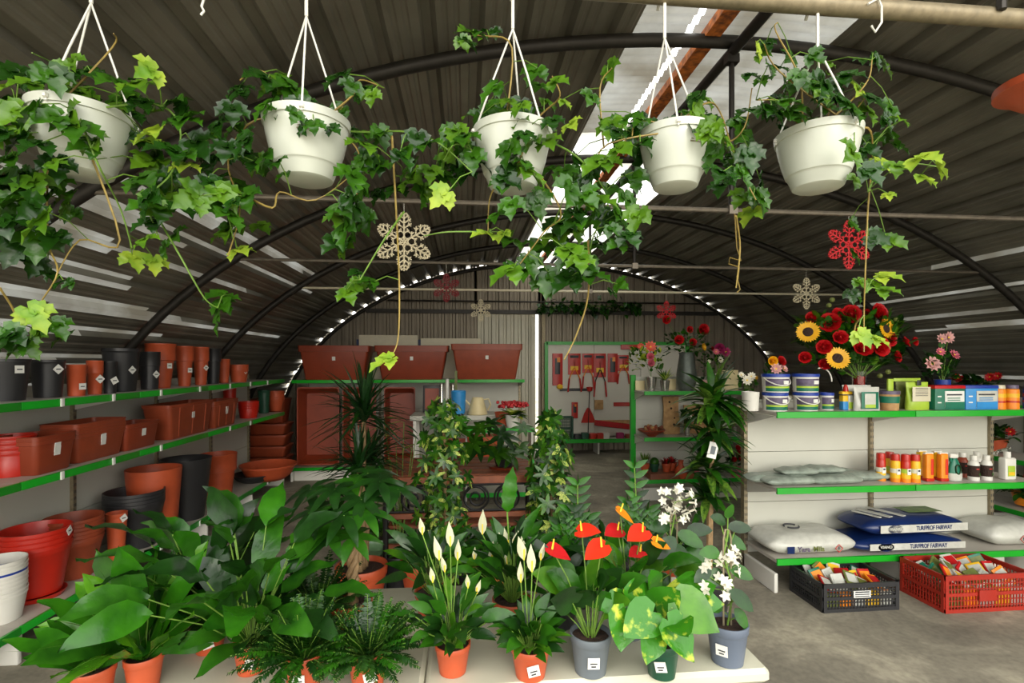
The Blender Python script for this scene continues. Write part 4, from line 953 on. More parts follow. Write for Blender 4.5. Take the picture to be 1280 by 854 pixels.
for i, (px, Y, z, w) in enumerate(bags):
    W = w*dep(2.7, Y)/F; o = pillow(W, .17, .062, 'baggrey', wr=.12, seed=i+1).build('soil_pouch', ang=60)
    put(o, px, Y, zm, 'grey-green plastic pouch lying on the right shelving, %s' % ['leftmost', 'second from left at the back', 'front left one', 'front middle one by the red-capped cans', 'back one near the panel seam', 'rightmost one behind the red-capped cans'][i], 'pouch', None, rnd.uniform(-.15, .15))
for i, (px, Y) in enumerate(((995, 3.64), (1028, 3.68))):
    o = pillow(.30, .16, .05, 'baggrey', wr=.14, seed=i+11).build('soil_pouch', ang=60); put(o, px, Y, zm+.058, 'grey-green plastic pouch on top of the others, %s' % ['left one', 'right one'][i], 'pouch')
def can(px, Y, i, lb):
    t = thing('spray_can', lb, 'can', (onY(px, Y), Y, zm), 0, 'red-capped spray cans'); R = .032
    mb = MB(); h = .165
    mb.lathe([(0, 0), (R, 0), (R, h*.18)], 'orange', 20).lathe([(R, h*.18), (R, h*.42)], 'yellow', 20).lathe([(R, h*.42), (R, h*.62)], 'lime' if i % 2 else 'petalwhite', 20).lathe([(R, h*.62), (R, h*.94), (R*.8, h)], 'yellow' if i % 3 else 'red', 20); mb.build('body', t)
    MB().box((0, -R*.96, h*.5), (R*.9, .006, h*.28), 'sticker', bev=.002).box((0, -R*1.06, h*.55), (R*.5, .002, h*.08), 'ink').build('printed_label', t)
    MB().lathe([(0, h+.045), (R*.82, h+.045), (R*.92, h+.035), (R*.94, h*.98), (0, h*.98)], 'red', 20).build('cap', t)
for i, (px, Y) in enumerate(((1101, 3.62), (1112, 3.66), (1119, 3.57), (1132, 3.55), (1144, 3.54))): can(px, Y, i, 'spray can with red cap on the right shelving, %s' % ['leftmost of five', 'second of five, set slightly back', 'third of five', 'fourth of five', 'last of five beside the orange tubes'][i])
for i, (px, Y) in enumerate(((1152, 3.66), (1160, 3.57), (1171, 3.62), (1178, 3.56))):
    t = put(MB().box((0, 0, .105), (.062, .045, .21), 'orange' if i % 2 else 'yellow', bev=.012).box((0, 0, .012), (.066, .05, .024), 'red', bev=.006).box((0, -.001, .212), (.066, .02, .012), 'sticker').build('granule_tube'), px, Y, zm, 'orange-yellow tall pack with red base, %s' % ['half hidden behind the cans', 'second from the cans', 'third from the cans, set back', 'next to the green trigger bottle'][i], 'pack')
    face_panel(t, .02, .12, .11, -.025, 'scarlet' if i % 2 else 'orange', 'printed_label', .012)
# green trigger spray
t = thing('trigger_bottle', 'green and clear trigger spray bottle among the orange packs and white bottles', 'bottle', (onY(1193, 3.56), 3.56, zm))
MB().lathe([(0, 0), (.05, 0), (.055, .03), (.05, .09), (.03, .15), (.016, .17), (0, .17)], 'teal', 24, sy=.6).lathe([(0, .002), (.053, .003), (.057, .03), (.055, .06)], 'bagwhite', 24, sy=.62).build('body', t)
MB().box((-.01, 0, .19), (.07, .028, .035), 'white', bev=.01).box((-.035, 0, .165), (.012, .02, .04), 'teal', bev=.004).build('trigger_head', t)
MB().tube([(.02*math.sin(a), -.032, .09+.035*math.cos(a)) for a in [2*PI*q/16 for q in range(17)]], .005, 'lf_dark', 6).build('printed_mark', t)
for i, (px, Y, lb) in enumerate(((1203, 3.68, 'white-capped dark bottle behind the green trigger spray'), (1217, 3.56, 'left white bottle with dark fruit label'), (1221, 3.70, 'white bottle hidden behind the two with fruit labels'), (1233, 3.56, 'right white bottle with dark fruit label'))):
    t = thing('fertiliser_bottle', lb, 'bottle', (onY(px, Y), Y, zm)); R = .036
    MB().lathe([(0, 0), (R, 0), (R, .125), (R*.7, .15), (R*.5, .155)], 'brown' if i == 0 else 'white', 22).build('body', t)
    MB().lathe([(R*1.02, .03), (R*1.02, .115)], 'seedbrown', 22).build('printed_label', t); MB().ball((0, -R*.8, .09), .018, 'red', 8, (1, .5, 1)).ball((0.012, -R*.8, .05), .016, 'lf_mid', 8, (1, .5, .8)).build('printed_picture', t)
    MB().lathe([(R*.62, .155), (R*.62, .19), (0, .19)], 'white', 20).build('cap', t)
t = thing('fertiliser_jug', 'white rectangular jug with yellow-green label at the right end of the middle board', 'bottle', (onY(1259, 3.56), 3.56, zm))
MB().box((0, 0, .085), (.10, .06, .17), 'white', bev=.015).build('body', t); MB().lathe([(.022, .17), (.022, .215), (0, .215)], 'white', 18).build('cap', t); face_panel(t, .06, .08, .07, -.032, 'lime'); face_panel(t, .05, .025, .05, -.034, 'yellow', 'printed_picture')
w_ = MB().tube([(.02*q, .02*math.sin(q), .19+.012*q) for q in range(6)], .012, 'glass', 6).build('spray_head'); w_.parent = t; w_.location = (-.1, 0, 0)
# ---- bottom board: sacks
zb = zl
def sackfront(Lx, Wy, H, band, base, rng=(.2, .62)):
    def mf(p):
        return band if (p.y < -Wy*.38 and H*rng[0] < p.z < H*rng[1]) else base
    return mf
# pale sack with lettering
X0, X1 = onY(962, 3.47), onY(1076, 3.47); Lx = X1-X0
s = pillow(Lx, .37, .155, 'bagwhite', None, wr=.04, seed=3).build('fertiliser_sack', ang=70); s.location = ((X0+X1)/2+.01, 3.655, zb); tag(s, 'pale grey-white sack printed with green and grey lettering, lying at left of the bottom board', 'sack')
fy = -.188
text('Yara', .052, 'purple', s, (-.10, fy, .058), (PI/2, 0, 0), bold=.001); text('Mila', .052, 'olive', s, (.015, fy, .058), (PI/2, 0, 0), bold=.001)
MB().box((-.20, fy, .056), (.055, .003, .05), 'navy').build('printed_emblem', s)
def haz(par, x, z, y, sc_=1):
    r = .028*sc_; mb = MB()
    for (a, b) in (((x-r, z), (x, z+r)), ((x, z+r), (x+r, z)), ((x+r, z), (x, z-r)), ((x, z-r), (x-r, z))): mb.tube([(a[0], y, a[1]), (b[0], y, b[1])], .0028, 'red', 6)
    mb.box((x, y, z+.003), (.006, .003, .022*sc_), 'ink').build('hazard_diamond', par)
haz(s, .17, .058, fy)
mb = MB().tube([(-.06+.055*math.cos(a), .02+.05*math.sin(a), .163) for a in [.5+2*PI*.42*q/12 for q in range(13)]], .006, 'ink', 6).tube([(-.06+.055*math.cos(a), .02+.05*math.sin(a), .163) for a in [3.7+2*PI*.38*q/12 for q in range(13)]], .006, 'ink', 6)
mb.build('printed_swirl', s)
# blue turf sacks
def turf(x0, x1, Yf, z, H, label, seed, rz, grass):
    Xa, Xb = onY(x0, Yf), onY(x1, Yf); L_ = Xb-Xa; W_ = .36
    s = pillow(L_, W_, H, 'navy', None, wr=.07, seed=seed, ex=.34).build('fertiliser_sack', ang=70); s.location = ((Xa+Xb)/2, Yf+W_/2, z); s.rotation_euler = (0, 0, rz); tag(s, label, 'sack')
    # pale printed band wraps the front face
    MB().box((L_*.04, -W_/2-.0015, H*.5), (L_*.84, .004, H*.42), 'bagwhite', bev=.008).build('printed_band', s)
    y = -W_/2-.0045; el = MB().lathe([(0, .001), (.062, .001), (.062, 0)], 'navy', 28, (-L_*.24, y+.002, H*.5), R=Matrix.Rotation(PI/2, 3, 'X')@Matrix.Diagonal((1, .5, 1))).build('oval_emblem', s)
    text('VIANO', .030, 'bagwhite', s, (-L_*.24, y, H*.5), (PI/2, 0, 0), bold=.0008)
    text('TURFPROF FAIRWAY', .044, 'navy', s, (L_*.13, y, H*.5), (PI/2, 0, 0), sx=.72, bold=.0012)
    if grass:
        m = MB(); rows = []
        for i in range(6): rows.append([V((L_*(.06+.34*i/5), -W_*.1+W_*.42*j/4, H*1.03)) for j in range(5)])
        m.grid(rows, 'lf_ivy2'); m.build('printed_grass', s)
        mb = MB()
        for (x, y2, w, d) in ((-.22, .0, .05, .24), (-.10, .02, .04, .26), (-.30, -.02, .03, .2)): mb.box((x, y2, H*1.015), (w, d, .006), 'bagwhite', rz=.35)
        mb.build('printed_lettering', s)
    return s
zs = zb
turf(1070, 1212, 3.46, zs, .115, 'navy blue turf fertiliser sack, lower of the two', 5, .0, False)
turf(1082, 1216, 3.47, zs+.118, .135, 'navy blue turf fertiliser sack with a grass picture, upper of the two', 8, .03, True)
s = pillow(.55, .36, .17, 'bagwhite', None, wr=.04, seed=14).build('fertiliser_sack', ang=70); s.location = (onY(1214, 3.66)+.28, 3.67, zb); tag(s, 'plain white sack with a black hazard diamond at the right end of the bottom board', 'sack')
haz(s, -.03, .07, -.1845)
# ---- crates on the floor
def crate_box(x0, x1, ytop, ybot, Yf, m, label, D=.40):
    Xa, Xb = onY(x0, Yf), onY(x1, Yf); W = Xb-Xa; d = dep((Xa+Xb)/2, Yf); H = CZ+(HOR-ytop)*d/F
    return slatcrate('plastic_crate', label, W, D, H, m, ((Xa+Xb)/2, Yf+D/2, .001)), W, H
def Ygnd(py, X): return (F*CZ/(py-HOR)-X*sn)/cs
Yk = Ygnd(770, 1.95)
ck, Wk, Hk = crate_box(1029, 1123, 729, 770, Yk, 'black', 'black slatted plastic crate full of seed packets on the floor', .34)
MB().box((.0, -.34/2-.009, Hk*.62), (.12, .004, .045), 'sticker').box((0, -.34/2-.012, Hk*.70), (.10, .002, .008), 'ink').box((0, -.34/2-.012, Hk*.62), (.10, .002, .006), 'ink').box((0, -.34/2-.012, Hk*.55), (.10, .002, .006), 'ink').build('paper_label', ck)
Yr = Ygnd(771, 2.7)
cr_, Wr, Hr = crate_box(1181, 1290, 718, 771, Yr, 'terra_dk', 'brick red slatted plastic crate with plant packets on the floor at right', .34)
mat('brick', (160, 40, 26), .4, 0, .08); cr_.data.materials[0] = M['brick']
MB().box((-.02, -.34/2-.012, Hr*.45), (.13, .012, Hr*.3), 'brick', bev=.004).build('solid_plate', cr_)
pk = ['crimson', 'bagwhite', 'olive', 'bagwhite', 'orange', 'teal', 'bagwhite', 'crimson', 'yellow']
pn = {'x': '','crimson': 'red', 'bagwhite': 'white', 'yellow': 'yellow', 'lime': 'lime', 'orange': 'orange', 'teal': 'dark green', 'pink': 'pink', 'sky_blue': 'blue', 'olive': 'olive'}
def packets(crate, W, D, H, n, who, seed):
    rr = random.Random(seed)
    for i in range(n):
        a, b = pk[i % 9], rr.choice(pk); w, h = .09, .13
        x = (-.5+(i % 5+.5)/5)*W*.82; y = (-.5+(i//5+.5)/(n/5))*D*.75; zz = H-.05+rr.uniform(-.02, .03)
        o = MB().box((0, 0, 0), (w, .012, h), a, bev=.003).build('seed_packet'); o.location = V(crate.location)+V((x, y, zz)); o.rotation_euler = (rr.uniform(-1.2, -.5), rr.uniform(-.5, .5), rr.uniform(-.6, .6))
        MB().box((0, -.008, .015), (w*.8, .003, h*.5), b).box((0, -.008, -.045), (w*.8, .003, h*.12), 'sticker').build('printed_picture', o)
        col = ['left edge', 'left of centre', 'centre', 'right of centre', 'right edge'][i % 5]; row = ['front', 'middle', 'back'][min(2, i//5)]
        tag(o, f'{pn[a]} seed packet in the {who} crate, {row} row at the {col}', 'packet')
    # lower layer seen through the slats
    for i in range(5):
        o = MB().box((0, 0, 0), (W*.16, .10, H*.5), pk[(i*2+2) % 9], bev=.01).build('bulb_bag'); o.location = V(crate.location)+V(((-.5+(i+.5)/5)*W*.9, -D*.33, H*.27+.02)); tag(o, f'{pn[pk[(i*2+2) % 9]]} bag behind the front slats of the {who} crate, {["leftmost", "left of centre", "central", "right of centre", "rightmost"][i]}', 'bag')
packets(ck, Wk, .34, Hk, 15, 'black', 3); packets(cr_, Wr, .34, Hr, 15, 'red', 5)
# ---- side unit: plants with red flowers
for i, (y, z) in enumerate(((4.75, .75), (4.45, .27), (4.9, 1.27), (4.2, .27))):
    t = thing('tray_plant', ['red flowering plant on the right wall shelving beyond the white jug', 'flowers in a long orange tray low on the right wall shelving', 'dull red flowers on the top of the right wall shelving', 'dark green bushy plant low on the right wall shelving'][i], 'plant', (5.42, y, z+.003))
    MB().lathe([(0, 0), (.08, 0), (.11, .12), (.1, .12), (0, .1)], ['terra', 'orange', 'brown', 'black'][i], 20).build('pot', t)
    fl = [('daisy', 'crimson' if i != 3 else 'lf_bright', (rnd.uniform(-.15, .1), rnd.uniform(-.2, .2), rnd.uniform(.16, .26)), .05) for q in range(6)]
    bouquet(t, (0, 0, .17), (.14, .16, .06), fl, 70, ['lf_mid', 'lf_dark'], (0, 0, .1), (-1, -.5, .3), leafL=.08)
# ================================================================ POTTED PLANTS
def spot(px, rimy, z0, h):           # stand a pot of height h on surface z0 so that its rim centre is seen at (px, rimy)
    d = (CZ-z0-h)*F/(rimy-HOR); xr = r_(px)*d; return V((xr*cs+d*sn, d*cs-xr*sn, z0)), d
def plant(name, label, px, rimy, wpx, h, m, z0=TZ, sticker=True, ratio=.74, cat='plant', group=None):
    loc, d = spot(px, rimy, z0, h); r = wpx/2*d/F/math.sqrt(1+r_(px)**2*.8)
    t = thing(name, label, cat, loc+V((0, 0, .001)), 0, group)
    p = MB().lathe([(0, 0), (r*ratio, 0), (r*.93, h*.76), (r*.95, h*.78), (r*.98, h*.80), (r, h*.99), (r*.99, h), (r*.93, h), (r*.9, h*.86), (0, h*.86)], m, 32).build('pot', t, ang=50)
    MB().lathe([(0, h*.90), (r*.9, h*.88)], 'soil', 16).build('soil', t)
    if sticker:
        az = math.atan2(-loc.y, -loc.x)+rnd.uniform(-.3, .3); zz = h*.45; rr = r*(ratio+(.93-ratio)*.6)+.003
        tilt = math.atan((.93-ratio)*r/(h*.76)); R = Matrix.Rotation(az, 3, 'Z')@Matrix.Rotation(tilt, 3, 'Y')@Matrix.Rotation(rnd.choice([0, .2, -.3]), 3, 'X'); s = min(.034, r*.6)
        MB().box((rr*math.cos(az), rr*math.sin(az), zz), (.002, s, s), 'sticker', R=R).box((rr*math.cos(az)*1.02, rr*math.sin(az)*1.02, zz), (.002, s*.6, s*.1), 'ink', R=R).box((rr*math.cos(az)*1.02, rr*math.sin(az)*1.02, zz-s*.25), (.002, s*.4, s*.08), 'ink', R=R).build('price_label', p)
    return t, r, h
def ud(a, e): return V((math.cos(a)*math.cos(e), math.sin(a)*math.cos(e), math.sin(e)))
def f_asp(t, h, n, L0, L1, W, mats, e0=.5, e1=1.35, droop=1.0, bias=None):
    m = MB()
    for q in range(n):
        a = 2*PI*q*.382+rnd.uniform(-.2, .2); u = q/n; e = e1-(e1-e0)*(1-u)+rnd.uniform(-.1, .1); L = rnd.uniform(L0, L1)*(1 if e > .6 else .8)
        d = ud(a, e)
        if bias: d = (d+V(bias)).normalized()
        m.leaf((.01*math.cos(a), .01*math.sin(a), h*.85), d, L, W*rnd.uniform(.9, 1.25), S_ASP, rnd.choice(mats), droop*rnd.uniform(.6, 1.3), .12, wave=.10, up=V((0, -.45, 1))+rv(.5))
        m.leaf(V((.01*math.cos(a), .01*math.sin(a), h*.85))-d*.003, d, L*.97, W*.07, S_LANCE, 'vine_g', droop, 0)
    m.build('foliage', t)
def f_fern(t, h, n, L, mats, e0=.2, w=.28, r0=.02):
    m = MB()
    for q in range(n):
        a = 2*PI*q*.618+rnd.uniform(-.3, .3); e = rnd.uniform(e0, 1.35); d = ud(a, e); l = L*rnd.uniform(.6, 1.1); p = V((r0*math.cos(a), r0*math.sin(a), h*.85)); side = d.cross(V((0, 0, 1))).normalized() if abs(d.z) < .98 else V((1, 0, 0)); mt = rnd.choice(mats)
        N = 24; pts = [p.copy()]
        for k in range(N):
            d = (d+V((0, 0, -1))*.8/N).normalized(); p = p+d*l/N; pts.append(p.copy())
            lw = l*w*math.sin(PI*(k+1.5)/(N+2))**.6*.5
            for s in (-1, 1): m.leaf(p, side*s+d*.55+V((0, 0, -.1))+rv(.35), lw, lw*.42, S_SMALL, mt, .5, .1, up=side.cross(d)*-1 if side.cross(d).z < 0 else side.cross(d))
        m.tube([pts[0], pts[5], pts[10], pts[-1]], .0012, 'vine_g', 4, False)
    m.build('foliage', t)
def f_leafy(t, h, n, stalk, L, W, shape, mats, e0=.3, e1=1.4, droop=.8, name='foliage', spread=1, fold=.2, wave=0):
    m = MB()
    for q in range(n):
        a = 2*PI*q*.382+rnd.uniform(-.3, .3); e = rnd.uniform(e0, e1); st = rnd.uniform(*stalk); d = ud(a, e); b = V((.012*math.cos(a), .012*math.sin(a), h*.85)); tip = b+d*st*spread+V((0, 0, .0))
        m.tube([b, b.lerp(tip, .5)+V((0, 0, st*.06)), tip], .0018, 'vine_g', 5, False)
        dd = (d+V((math.cos(a), math.sin(a), 0))*.3).normalized()
        l = rnd.uniform(.75, 1.1)*L; m.leaf(tip, dd, l, W*l/L, shape, rnd.choice(mats), droop, fold, wave=wave, up=V((0, -.4, 1))+rv(.5))
    m.build(name, t)
def spathes(t, h, pts, s=.07, m_='spathe', up=1):
    for (p, sz) in pts:
        p = V(p); b = V((rnd.uniform(-.015, .015), rnd.uniform(-.015, .015), h*.85)); MB().tube([b, b.lerp(p, .6)+V((0, 0, .01)), p], .0018, 'vine_g', 5).build('flower_stalk', t)
        f = MB().leaf(p, V((rnd.uniform(-.25, .25), rnd.uniform(-.2, .2), 1)), sz, sz*.34, [(0, .1), (.15, .4), (.35, .5), (.6, .36), (.85, .12), (1, 0)], m_, .15, .55, up=(0, 1, 0)); q = f.build('spathe', t)
        MB().tube([p, p+V((0, -.003, sz*.4))], .0025, 'spadix', 6).build('spadix', q)
def anth_flower(t, h, p, s, m_, nrm):
    p = V(p); n = V(nrm).normalized(); b = V((0, 0, h*.85)); MB().tube([b, b.lerp(p, .6)+V((0, 0, .02)), p], .0022, 'vine_g', 5).build('flower_stalk', t)
    n = (n+V((rnd.uniform(-.5, .5), rnd.uniform(-.35, .1), 0))).normalized(); d = V((rnd.choice([-1, 1]), -.4, -.2)); d = (d-n*d.dot(n)).normalized()
    q = MB().leaf(p-d*s*.15, d, s, s*.95, S_HEART, m_, .1, .12, up=n).build('spathe', t)
    MB().tube([p+n*.002, p+n*s*.25+V((0, 0, s*.22))], [.0035, .0022], 'spadix', 6).build('spadix', q)
def local(t, px, py, dy=0):
    Y = t.location.y+dy; return at(px, py, Y)-V(t.location)

# ---- front row
AS = ['lf_asp', 'lf_asp', 'lf_asp2', 'lf_mid']
t, r, h = plant('birds_nest_fern', 'bright green broad-leaved fern in a terracotta pot at the left front table corner', 117, 833, 60, .095, 'terra', sticker=False)
f_asp(t, h, 13, .15, .23, .046, AS, .55, 1.35, .8, (-.1, 0, 0))
t, r, h = plant('birds_nest_fern', 'broad-leaved fern, second from the left on the table front, tall with glossy leaves', 180, 818, 52, .095, 'terra', sticker=False)
f_asp(t, h, 26, .22, .36, .062, AS, .55, 1.45, .8, (-.05, .05, .2))
t, r, h = plant('peace_lily', 'large-leaved plant in a terracotta pot with a white label behind the second and third pots', 262, 777, 46, .09, 'terra')
f_leafy(t, h, 40, (.06, .32), .18, .075, S_LANCE, ['lf_mid', 'lf_asp', 'lf_dark', 'lf_dark'], .6, 1.5, .9, wave=.12); f_leafy(t, h, 20, (.01, .12), .14, .055, S_LANCE, ['lf_dark', 'lf_mid'], .5, 1.3, .9, 'lower_foliage', wave=.1)
t, r, h = plant('peace_lily', 'plant with big drooping glossy leaves in a terracotta pot left of the two ferny pots', 314, 800, 46, .09, 'terra')
f_leafy(t, h, 44, (.05, .34), .20, .085, S_LANCE, ['lf_asp', 'lf_mid', 'lf_dark', 'lf_mid'], .6, 1.5, .9, wave=.12); f_leafy(t, h, 22, (.01, .12), .15, .06, S_LANCE, ['lf_dark', 'lf_mid'], .5, 1.3, .9, 'lower_foliage', wave=.1)
FN = ['lf_fern', 'lf_dark', 'lf_fern', 'lf_mid']
t, r, h = plant('potted_fern', 'dark feathery fern in a terracotta pot, left of the two ferny pots in front', 380, 814, 54, .10, 'terra')
f_fern(t, h, 120, .16, FN, .35)
t, r, h = plant('potted_fern', 'feathery fern in a terracotta pot, right of the two ferny pots at the table front', 460, 811, 52, .10, 'terra')
f_fern(t, h, 120, .15, FN, .35)
t, r, h = plant('peace_lily', 'white-flowered leafy plant in a small terracotta pot right at the table fold', 566, 803, 45, .085, 'terra', sticker=False)
f_leafy(t, h, 60, (.02, .14), .10, .036, S_LANCE, ['lf_mid', 'lf_bright', 'lf_mid', 'lf_dark'], .65, 1.5, .8)
spathes(t, h, [(local(t, x, y, dy), s) for (x, y, s, dy) in ((528, 668, .055, 0), (563, 683, .075, 0), (549, 700, .07, -.02), (572, 700, .06, .03), (541, 728, .05, -.04), (585, 735, .045, -.02), (556, 715, .05, 0), (596, 742, .045, 0))])
t, r, h = plant('peace_lily', 'compact leafy plant in a labelled terracotta pot between the table fold and the grey pot', 663, 806, 49, .088, 'terra')
f_leafy(t, h, 80, (.01, .09), .085, .034, S_LANCE, ['lf_mid', 'lf_bright', 'lf_mid', 'lf_dark'], .55, 1.5, .8)
spathes(t, h, [(local(t, x, y, dy), s) for (x, y, s, dy) in ((655, 700, .08, 0), (665, 715, .08, -.02), (651, 728, .06, 0), (676, 700, .05, .02))])
t, r, h = plant('anthurium', 'heart-leaved plant with red flowers in a tall grey pot with a diamond label', 738, 790, 52, .115, 'grey')
f_leafy(t, h, 22, (.08, .19), .10, .085, S_HEART, ['lf_mid', 'lf_asp', 'lf_dark', 'lf_bright'], .8, 1.5, .9)
for (px, py, dy, s) in ((690, 687, .0, .072), (727, 664, .05, .072), (752, 684, -.02, .075)): anth_flower(t, h, local(t, px, py, dy), s, 'crimson' if px < 700 else 'scarlet', (0, -.25, 1))
t, r, h = plant('pothos', 'yellow-marbled heart-leaved plant in a dark green pot at the table front', 827, 800, 46, .10, 'dkgreen')
m = MB(); st = MB()
for (px, py, dy, L_, dx, dz_) in ((800, 770, -.06, .13, -.8, -.2), (828, 748, .0, .13, .2, .6), (862, 760, -.05, .15, .9, -.4), (845, 790, -.09, .13, .5, -.7), (778, 778, -.05, .12, -.3, -1), (870, 735, .05, .10, .5, .5), (795, 738, .03, .11, -.7, .4), (850, 730, .08, .12, .3, 1), (815, 730, .08, .12, -.3, 1), (770, 752, .0, .10, -1, .1), (880, 750, .02, .09, 1, .2), (812, 800, -.08, .10, -.4, -.6), (840, 760, -.06, .12, 0, .1)):
    p = local(t, px, py, dy); b = V((0, 0, h*.85)); st.tube([b, b.lerp(p, .5)+V((0, 0, .03)), p], .0025, 'vine_g', 5)
    m.leaf(p-V((dx, 0, dz_)).normalized()*L_*.3, (dx, -.35, dz_), L_*.9, L_*.82, S_HEART, rnd.choice(['lf_poth', 'lf_poth', 'lf_asp2', 'lf_poth']), .3, .15, up=(rnd.uniform(-.5, .5), -1, .9), wave=.04)
st.build('stems', t); m.build('foliage', t)
def stepha(t, h, flowers, leaves, hoop=True, stemcol='vine_g'):
    m = MB(); s = MB(); fl = MB()
    if hoop:
        s2 = MB(); H = .28; s2.tube([(-.012, 0, h*.8), (-.012, 0, h+H*.9), (-.006, 0, h+H), (.006, 0, h+H), (.012, 0, h+H*.9), (.012, 0, h*.8)], .003, 'galv', 6); s2.build('plastic_support', t)
    for (px, py, dy, L_, dx, dz_) in leaves:
        p = local(t, px, py, dy); s.tube([(0, 0, max(h*.9, p.z*.8)), p], .0018, stemcol, 5); m.leaf(p-V((dx, 0, dz_)).normalized()*L_*.4, (dx, -.2, dz_), L_, L_*.55, S_OVAL, rnd.choice(['lf_mid', 'lf_dark']), .4, .15, up=(0, -.9, .6))
    s.tube([(0, 0, h*.85), (.015, -.01, h+.10), (-.012, 0, h+.2), (.005, 0, h+.28)], .003, stemcol, 6)
    for (px, py, dy) in flowers:
        p = local(t, px, py, dy); c = V((0, .0, p.z-.02)); s.tube([c, p], .0015, 'vine_g', 4)
        for q in range(3):
            e = p+rv(.018); d = (e-c).normalized()+V((0, -.5, .1)); d.normalize(); fl.tube([e-d*.02, e], [.003, .004], 'petalwhite', 6); sd, up = perp(d)
            for k in range(5): a = 2*PI*k/5; fl.leaf(e, sd*math.cos(a)+up*math.sin(a)+d*.2, .018, .011, S_SMALL, 'petalwhite', 0, .1, up=d)
    s.build('stems', t); m.build('foliage', t); fl.build('blossoms', t)
t, r, h = plant('stephanotis', 'white-flowered climber on a hoop in a blue-grey pot at the right table end', 909, 777, 54, .12, 'bluegrey')
stepha(t, h, [(880, 735, -.02), (897, 725, 0), (905, 738, -.03), (915, 737, -.02), (922, 706, 0), (903, 700, 0), (912, 690, 0), (884, 702, 0), (926, 690, .02)], [(888, 688, -.02, .075, -.9, .3), (921, 657, 0, .07, 1, .2), (899, 648, 0, .065, -.8, .6), (918, 675, .02, .07, .8, -.3), (923, 712, 0, .08, 1, -.2), (924, 746, -.03, .09, .9, -.5), (890, 720, .02, .08, -.6, -.5), (925, 770, -.03, .07, .6, -.8), (878, 715, 0, .07, -.9, -.3), (893, 755, 0, .07, -.7, .2), (910, 640, .0, .05, .2, 1)])

# ---- second row on the table
t, r, h = plant('peace_lily', 'tall white-flowered leafy plant in a terracotta pot behind the table fold', 541, 738, 46, .09, 'terra', sticker=False)
f_leafy(t, h, 44, (.06, .18), .13, .038, S_LANCE, ['lf_mid', 'lf_dark', 'lf_bright'], .7, 1.5, .8)
t, r, h = plant('peace_lily', 'dense white-flowered plant in the second row above the compact labelled pot', 640, 748, 50, .09, 'terra', sticker=False)
f_leafy(t, h, 84, (.06, .20), .14, .038, S_LANCE, ['lf_mid', 'lf_dark', 'lf_mid'], .7, 1.5, .8)
spathes(t, h, [(local(t, x, y, 0), s) for (x, y, s) in ((603, 668, .09), (627, 690, .07), (635, 685, .07), (615, 705, .08), (655, 695, .09), (642, 682, .05), (593, 700, .05), (634, 705, .06), (670, 742, .05))])
m = MB(); p = local(t, 634, 640); m.tube([(0, 0, h), p], .003, 'vine_g', 6).leaf(p, (.12, 0, 1), .16, .055, [(0, .1), (.1, .4), (.2, .36), (.3, .5), (.4, .42), (.52, .5), (.62, .4), (.74, .38), (.85, .2), (1, 0)], 'lf_asp', .1, .35, up=(0, 1, 0), wave=.12); m.build('tall_leaf', t)
t, r, h = plant('anthurium', 'orange-flowered heart-leaved plant in the second row behind the marbled plant', 785, 752, 50, .11, 'grey', sticker=False)
f_leafy(t, h, 24, (.06, .22), .12, .09, S_HEART, ['lf_mid', 'lf_dark', 'lf_asp', 'lf_bright'], .4, 1.4, .9)
for (px, py, dy, s, m_) in ((803, 665, -.02, .078, 'scarlet'), (775, 640, .05, .072, 'orange'), (772, 663, .05, .07, 'crimson'), (820, 678, .0, .06, 'orange'), (800, 690, 0, .06, 'crimson')): anth_flower(t, h, local(t, px, py, dy), s, m_, (.15, -.35, 1))
t, r, h = plant('stephanotis', 'dark-leaved plant with a large cluster of white starry flowers in the second row', 842, 744, 46, .10, 'terra_dk', sticker=False)
stepha(t, h, [(px, py, rnd.uniform(-.03, .03)) for (px, py) in ((832, 620), (842, 612), (852, 622), (848, 635), (862, 640), (830, 640), (828, 652), (868, 622), (845, 628), (856, 650), (838, 650))], [(826, 655, 0, .09, -.8, .2), (860, 670, 0, .10, .8, -.2), (832, 680, -.02, .10, -.7, -.4), (850, 690, -.03, .09, .5, -.5), (868, 690, 0, .09, .9, -.2), (820, 700, 0, .09, -.9, -.3), (845, 705, -.04, .09, .2, -.8), (870, 660, .03, .09, .9, .3), (838, 665, .03, .08, -.3, .7), (858, 720, -.02, .09, .6, -.2), (825, 722, 0, .09, -.6, 0)])
t, r, h = plant('potted_fern', 'dark leafy fern behind the left ferny pot on the table', 398, 758, 46, .09, 'terra', sticker=False)
f_fern(t, h, 60, .17, ['lf_dark', 'lf_fern'], .5)
t, r, h = plant('peace_lily', 'dark bushy plant in the second row right of the grey pot', 700, 748, 46, .09, 'black', sticker=False)
f_leafy(t, h, 50, (.05, .16), .12, .05, S_LANCE, ['lf_dark', 'lf_mid', 'lf_dark'], .6, 1.5, .8)
# pachira
t, r, h = plant('money_tree', 'braided-trunk money tree with hand-shaped leaves behind the feathery ferns', 441, 750, 50, .10, 'terra', sticker=False)
topz = zpy(662, t.location.x, t.location.y)-TZ
m = MB()
for k in range(3): m.tube([(.013*math.cos(u*1.1+k*2.09), .013*math.sin(u*1.1+k*2.09), h*.8+(topz-h*.8)*u/12) for u in range(13)], .010, 'cane', 8)
m.build('braided_trunk', t)
def palm_cluster(m, c, n, L_, W_, mats, nrm, droop=.6, shape=S_LANCE):
    n_ = V(nrm).normalized(); s, up = perp(n_); a0 = rnd.uniform(0, 6); mt0 = rnd.choice(mats)
    for q in range(n):
        mt = rnd.choice(mats) if len(mats) > 4 else mt0; a = a0+2*PI*q/n*.92; m.leaf(c, s*math.cos(a)+up*math.sin(a)+n_*.15, L_*rnd.uniform(.8, 1.1), W_, shape, mt, droop, .15, up=n_)
m = MB(); d_ = dep(t.location.x, t.location.y)
